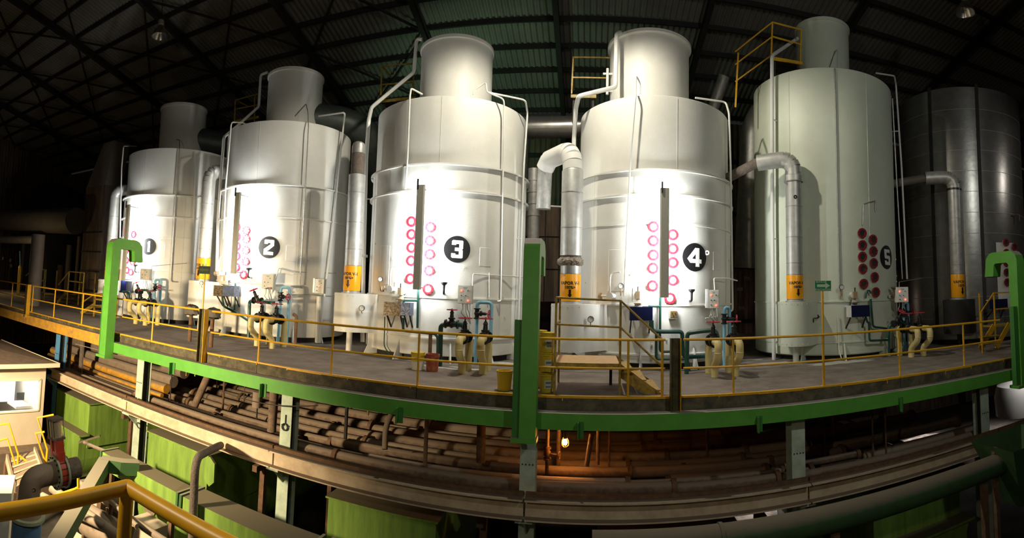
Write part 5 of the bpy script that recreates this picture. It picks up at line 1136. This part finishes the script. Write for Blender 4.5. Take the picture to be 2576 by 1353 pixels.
# ------------------------------------------------------------------ red knife gate valve and its pipe
Fc = at_d(149, 1186, 8.6); o = thing('knife_gate_valve', 'red knife gate valve with chrome actuator', 'valve', Fc-Vector((0, 0, .3)))
nd = Vector((-.10, -1, -.12)).normalized(); up = (at_d(122, 1056, 8.6)-Fc); up -= nd*up.dot(nd); upn = up.normalized(); sdn = upn.cross(nd).normalized(); L = up.length
MB().lathe([(.19, -.055), (.25, -.055), (.25, .055), (.19, .055)], Fc, 32, nd).build('body_ring', 'valve_red', o)
for e in (-1, 1): MB().lathe([(.16, .06*e), (.275, .06*e), (.275, .095*e), (.16, .095*e)], Fc, 32, nd).build('pipe_flange', 'flange_green', o)
mm = MB()
for i in range(16):
    a = 2*PI*i/16; q = Fc+(upn*math.cos(a)+sdn*math.sin(a))*.24; mm.cyl(q-nd*.115, q+nd*.115, .014, n=6)
mm = mm.build('bolts', 'dark_steel', o, smooth=0); mm['kind'] = 'stuff'
MB().obox(Fc+upn*.27, sdn*.15, nd*.07, upn*.07).build('gland', 'valve_red', o, smooth=0)
for e in (-1, 1): MB().obox(Fc+upn*(.28+L*.62)/2+sdn*.085*e, sdn*.035, nd*.075, upn*(L*.62-.28)/2).build('yoke', 'valve_red', o, smooth=0)
MB().cyl(Fc+upn*.3, Fc+upn*L*.64, .02, n=10).build('stem', 'lagging', o)
MB().obox(Fc+upn*L*.64, sdn*.125, nd*.11, upn*.018).build('end_plate', 'lagging', o, smooth=0); MB().cyl(Fc+upn*L*.66, Fc+upn*L*.98, .10, n=24).build('actuator', 'chrome', o); MB().obox(Fc+upn*L, sdn*.12, nd*.11, upn*.02).build('end_plate', 'lagging', o, smooth=0)
for e1 in (-1, 1):
    for e2 in (-1, 1): MB().cyl(Fc+upn*L*.64+sdn*.11*e1+nd*.10*e2, Fc+upn*L+sdn*.11*e1+nd*.10*e2, .009, n=6).build('tie_rod', 'chrome', o)
e0 = Fc+nd*.097; top = e0+nd*.42; bot = Vector((top.x, top.y, top.z-.46))
o = thing('elbow_pipe', 'dusty brown elbow pipe leaving the red gate valve', 'pipe', bot)
MB().tube(bend([e0, top, bot], .40, 8), .180, 24).build('elbow', 'dusty_pipe', o)
MB().cyl(bot+Vector((0, 0, .02)), bot+Vector((0, 0, -.13)), .185, .225, n=24).build('reducer', 'dusty_pipe', o); MB().cyl(bot+Vector((0, 0, -.13)), bot+Vector((0, 0, -.18)), .29, n=28).build('flange', 'flange_green', o)
q = top+Vector((.17, -.02, -.12)); MB().torus(q, (1, -.3, 0), .028, .010, 12, 6).build('boss', 'iron', o)
tag(MB().cyl((bot.x, bot.y, -5.998), (bot.x, bot.y, bot.z-.182), .245, n=28).build('riser_pipe', 'pipe_blue'), 'wide blue upright pipe under the brown elbow', 'pipe')
b2 = Fc-nd*.10; MB().cyl(b2, b2-nd*.25, .17, n=24).build('feed_length', 'lagging', o)
# ------------------------------------------------------------------ beige booth
bx = -15.0; cy_ = at_x(118, 908, bx).y; ze = at_x(60, 912, bx).z; o = thing('control_booth', 'beige booth with hipped brown roof and a lit window', 'booth', (bx-2, cy_-2.2, -6))
wy0, wy1 = cy_-3.6, at_x(100, 980, bx).y; wz0, wz1 = at_x(50, 1035, bx).z, at_x(50, 956, bx).z; y0 = cy_-4.4
for p, q in (((bx-.15, y0, -4.0), (bx, cy_, wz0)), ((bx-.15, y0, wz1), (bx, cy_, ze)), ((bx-.15, wy1, wz0), (bx, cy_, wz1)), ((bx-.15, y0, wz0), (bx, wy0, wz1)), ((bx-4.2, cy_-.15, -4.0), (bx-.15, cy_, ze)), ((bx-4.2, y0, -4.0), (bx-4.05, cy_-.15, ze))):
    MB().box(p, q).build('wall', 'beige_wall', o, smooth=0)
MB().box((bx-4.4, y0-.2, -5.998), (bx+.55, cy_+.2, -4.0)).build('plinth', 'roof_tile', o, smooth=0)
rf = MB(); rx0, rx1, ry0, ry1 = bx-4.5, bx+.32, y0-.3, cy_+.32; hz = at_x(62, 866, bx-1.9).z
rf.add([(rx0, ry0, ze), (rx1, ry0, ze), (rx1, ry1, ze), (rx0, ry1, ze), (bx-2.1, (ry0+ry1)/2-.4, hz), (bx-2.1, (ry0+ry1)/2+.4, hz)], [(0, 1, 4), (1, 2, 5, 4), (2, 3, 5), (3, 0, 4, 5), (3, 2, 1, 0)])
rf.build('roof', 'roof_tile', o, smooth=0)
MB().box((rx1-.02, ry0, ze-.12), (rx1+.02, ry1, ze+.02)).build('fascia', 'beige_trim', o, smooth=0); MB().box((rx0, ry1-.02, ze-.12), (rx1, ry1+.02, ze+.02)).build('fascia', 'beige_trim', o, smooth=0)
w = MB()
for p, q in (((wy0, wz0), (wy1, wz0)), ((wy1, wz0), (wy1, wz1)), ((wy1, wz1), (wy0, wz1))): w.bar((bx+.01, p[0], p[1]), (bx+.01, q[0], q[1]), .05, .05)
w = w.build('window', 'beige_trim', o, smooth=0); MB().box((bx-.08, wy0, wz0), (bx-.072, wy1, wz1)).build('pane', 'glass', w, smooth=0)
MB().box((bx-1.2, wy0, wz0+.0), (bx-1.16, wy1-.35, wz1)).build('blind', 'blind', o, smooth=0); MB().box((bx-3.9, y0+.2, ze-.5), (bx-.3, cy_-.2, ze-.45)).build('booth_ceiling', 'screen', o, smooth=0)
MB().box((bx-1.15, wy1-.62, wz0-.05), (bx-.45, wy1-.05, wz0+.03)).build('desk', 'beige_trim', o, smooth=0); MB().box((bx-.9, wy1-.42, wz0+.12), (bx-.85, wy1-.12, wz0+.38)).build('monitor', 'knob', o, smooth=0)
l = lamp('booth_light', 'AREA', (bx-.8, cy_-1.3, ze-.56), 90, (.95, .97, 1), 1.0, (bx-.8, cy_-1.3, -4), size_y=1.8)
# ------------------------------------------------------------------ beige stair with yellow rails by the booth
TL, BL, TR, BR = at_d(17, 1152, 14.4), at_d(36, 1228, 13.0), at_d(87, 1134, 14.4), at_d(108, 1190, 13.0)
o = thing('booth_stair', 'dusty beige stair with yellow handrails below the booth', 'stair', BL)
for a, b in ((TL, BL), (TR, BR)): MB().bar(a, b, .06, .24).build('stringer', 'runway', o, smooth=0)
for i in range(5):
    f = (i+.5)/5; MB().bar(TL.lerp(BL, f), TR.lerp(BR, f), .26, .04).build('tread', 'runway', o, smooth=0)
D_ = 13.9
for ln in ([(-10, 1070), (22, 1065), (46, 1143), (40, 1218)], [(-10, 1110), (18, 1103), (42, 1180)], [(135, 1043), (94, 1051), (119, 1130), (114, 1186)], [(112, 1086), (90, 1090), (114, 1162)], [(48, 1146), (97, 1182)], [(43, 1182), (88, 1220)]):
    MB().tube([at_d(a, b, D_) for a, b in ln], .030, 8).build('handrail', 'yellow', o)
for xx, yy in ((TL.x, TL.y), (TR.x, TR.y), (BL.x, BL.y), (BR.x, BR.y)): MB().box((xx-.05, yy-.05, -5.998), (xx+.05, yy+.05, (TL.z if (xx, yy) in ((TL.x, TL.y), (TR.x, TR.y)) else BL.z)-.1)).build('leg', 'rust', o, smooth=0)
for a, b in (((137, 1247), (195, 1228)), ((197, 1185), (197, 1250)), ((190, 1228), (200, 1228))):
    tag(MB().tube([at_d(*a, 10.5), at_d(*b, 10.5)], .03, 8).build('guard_rail', 'yellow'), 'low yellow guard rail piece beyond the red gate valve', 'rail', 'guard rail pieces by the gate valve')
a = at_d(0, 1222, 9.5); b = at_d(28, 1222, 9.5); tag(MB().obox(Vector(((a.x+b.x)/2-.2, (a.y+b.y)/2-.35, (a.z-5.998)/2)), (b-a).normalized()*.55, Vector((-.87, .5, 0))*.4, (0, 0, (a.z+5.998)/2)).build('white_cabinet', 'white_small', smooth=0), 'white cabinet standing below the booth stair', 'cabinet')
# clutter on the lower floor
for i, (px, py, r, L2) in enumerate(((250, 1325, .32, 1.6), (215, 1290, .10, 2.6), (300, 1285, .07, 3.0), (180, 1285, .08, 1.8), (280, 1262, .05, 2.2))):
    c = at_d(px, py, 11.0); d = Vector((1, random.uniform(-.3, .3), 0)).normalized(); o2 = pipe(('large dusty pipe stub', 'dusty bent pipe', 'thin dusty pipe', 'short dusty pipe', 'thin brown pipe')[i]+' low beside the bent box beam', [c-d*L2/2, c+d*L2/2], r, 'dusty_pipe', 'floor_pipe', n=14)
    MB().cyl((c.x, c.y, -5.998), (c.x, c.y, c.z-r), .05, n=8).build('support', 'rust', o2)
for i, (px, py) in enumerate(((377, 1310), (225, 1265))):
    c = at_d(px, py, 13.0); tag(MB().box((c.x-.40, c.y-.25, -5.998), (c.x+.40, c.y+.25, c.z)).build('concrete_plinth', 'beige_wall', smooth=0), 'pale concrete plinth on the lower floor by the mixers', 'plinth', 'concrete plinths on the lower floor')
# ------------------------------------------------------------------ right side below: round green duct and hopper
p0, p1, p2 = at_y(1690, 1352, 7.9), at_y(2100, 1286, 7.9), at_y(2500, 1196, 7.9); zz = (p0.z+p1.z+p2.z)/3
pipe('long dim green round duct below the runway beam on the right', [(p0.x-1.2, 7.9, zz), (p1.x, 7.9, zz), (p2.x+.2, 7.9, zz)], .22, 'green_dim', 'round_duct', n=20, rings=(.5,))
c = Vector((p2.x+.7, 7.9, zz)); o = thing('hopper', 'dim green hopper at the end of the round duct', 'hopper', (c.x, c.y, -6))
MB().add([(c.x-.7, 7.3, zz+.4), (c.x+1.0, 7.3, zz+.4), (c.x+1.0, 8.6, zz+.4), (c.x-.7, 8.6, zz+.4), (c.x-.1, 7.7, zz-1.0), (c.x+.5, 7.7, zz-1.0), (c.x+.5, 8.2, zz-1.0), (c.x-.1, 8.2, zz-1.0)], [(0, 1, 5, 4), (1, 2, 6, 5), (2, 3, 7, 6), (3, 0, 4, 7), (4, 5, 6, 7)]).build('cone', 'green_dim', o, smooth=0)
for dx in (-.6, .9): MB().box((c.x+dx-.05, 7.9, -5.998), (c.x+dx+.05, 8.0, zz+.35)).build('leg', 'rust', o, smooth=0)
for xx in (p0.x, p1.x, p2.x-.3): tag(MB().box((xx-.06, 7.84, -5.998), (xx+.06, 7.96, zz-.225)).build('duct_prop', 'rust', smooth=0), 'rusty prop under the round green duct', 'prop', 'props of the round duct')
# white sacks and far machinery beyond the deck on the right
c = at_y(2552, 985, 16); tag(MB().lathe([(.9, 0), (.95, .8), (.8, 1.3), (.3, 1.5), (.01, 1.52)], (c.x, 16, c.z-1.0), 20).build('white_bag', 'white_small'), 'white bulk bag glimpsed under the deck at the far right', 'bag')
for (x, yy, e, s_) in ((16.8, 21.7, 70, 1.6), (20.7, 20.3, 60, 1.2), (6.2, 19.5, 60, 1.5), (-1.0, 21.3, 60, 1.5), (18.4, 17.1, 50, 1.0)):
    lamp('lower_floor_fill', 'AREA', (x, yy, -2.9), e, (1, .88, .80), s_, (x, yy, -6)).data.spread = 1.5  # unseen fills added to light the pale slabs
lamp('lower_floor_fill', 'AREA', (17.0, 14.2, -.9), 40, (1, .95, .9), .8, (17.3, 16.3, -3))  # unseen fill added to brighten the white bag
# ------------------------------------------------------------------ the platform the picture is taken from
o = thing('viewing_railing', 'close yellow pipe railing corner of the viewing platform', 'railing', (-1.15, .955, .26))
k1 = Vector((-1.151, .955, 1.336))
MB().tube([(-1.151, -1.6, 1.336), (-1.151, .955, 1.336)], .0215, 16).build('side_rail', 'yellow', o); MB().tube([(-1.151, .955, 1.336), (.4, .955, 1.336)], .0215, 16).build('front_rail', 'yellow', o)
MB().tube([k1-Vector((0, 0, 1.07)), k1], .021, 16).build('corner_post', 'yellow', o); MB().lathe([(.001, -.0225), (.016, -.016), (.0228, 0), (.016, .016), (.001, .0225)], k1, 16).build('corner_ball', 'yellow', o)
for x, yy in ((.4, .955), (-1.151, -1.6)): MB().tube([(x, yy, .265), (x, yy, 1.315)], .021, 12).build('post', 'yellow', o)
struct(MB().box((-1.25, -2.2, .14), (2.75, 1.05, .26)).build('floor', 'concrete', smooth=0))
for x_ in (2.2, -.9): struct(MB().box((x_, -1.9, -6), (x_+.3, -1.6, .14)).build('trim_1', 'dark_steel', smooth=0))
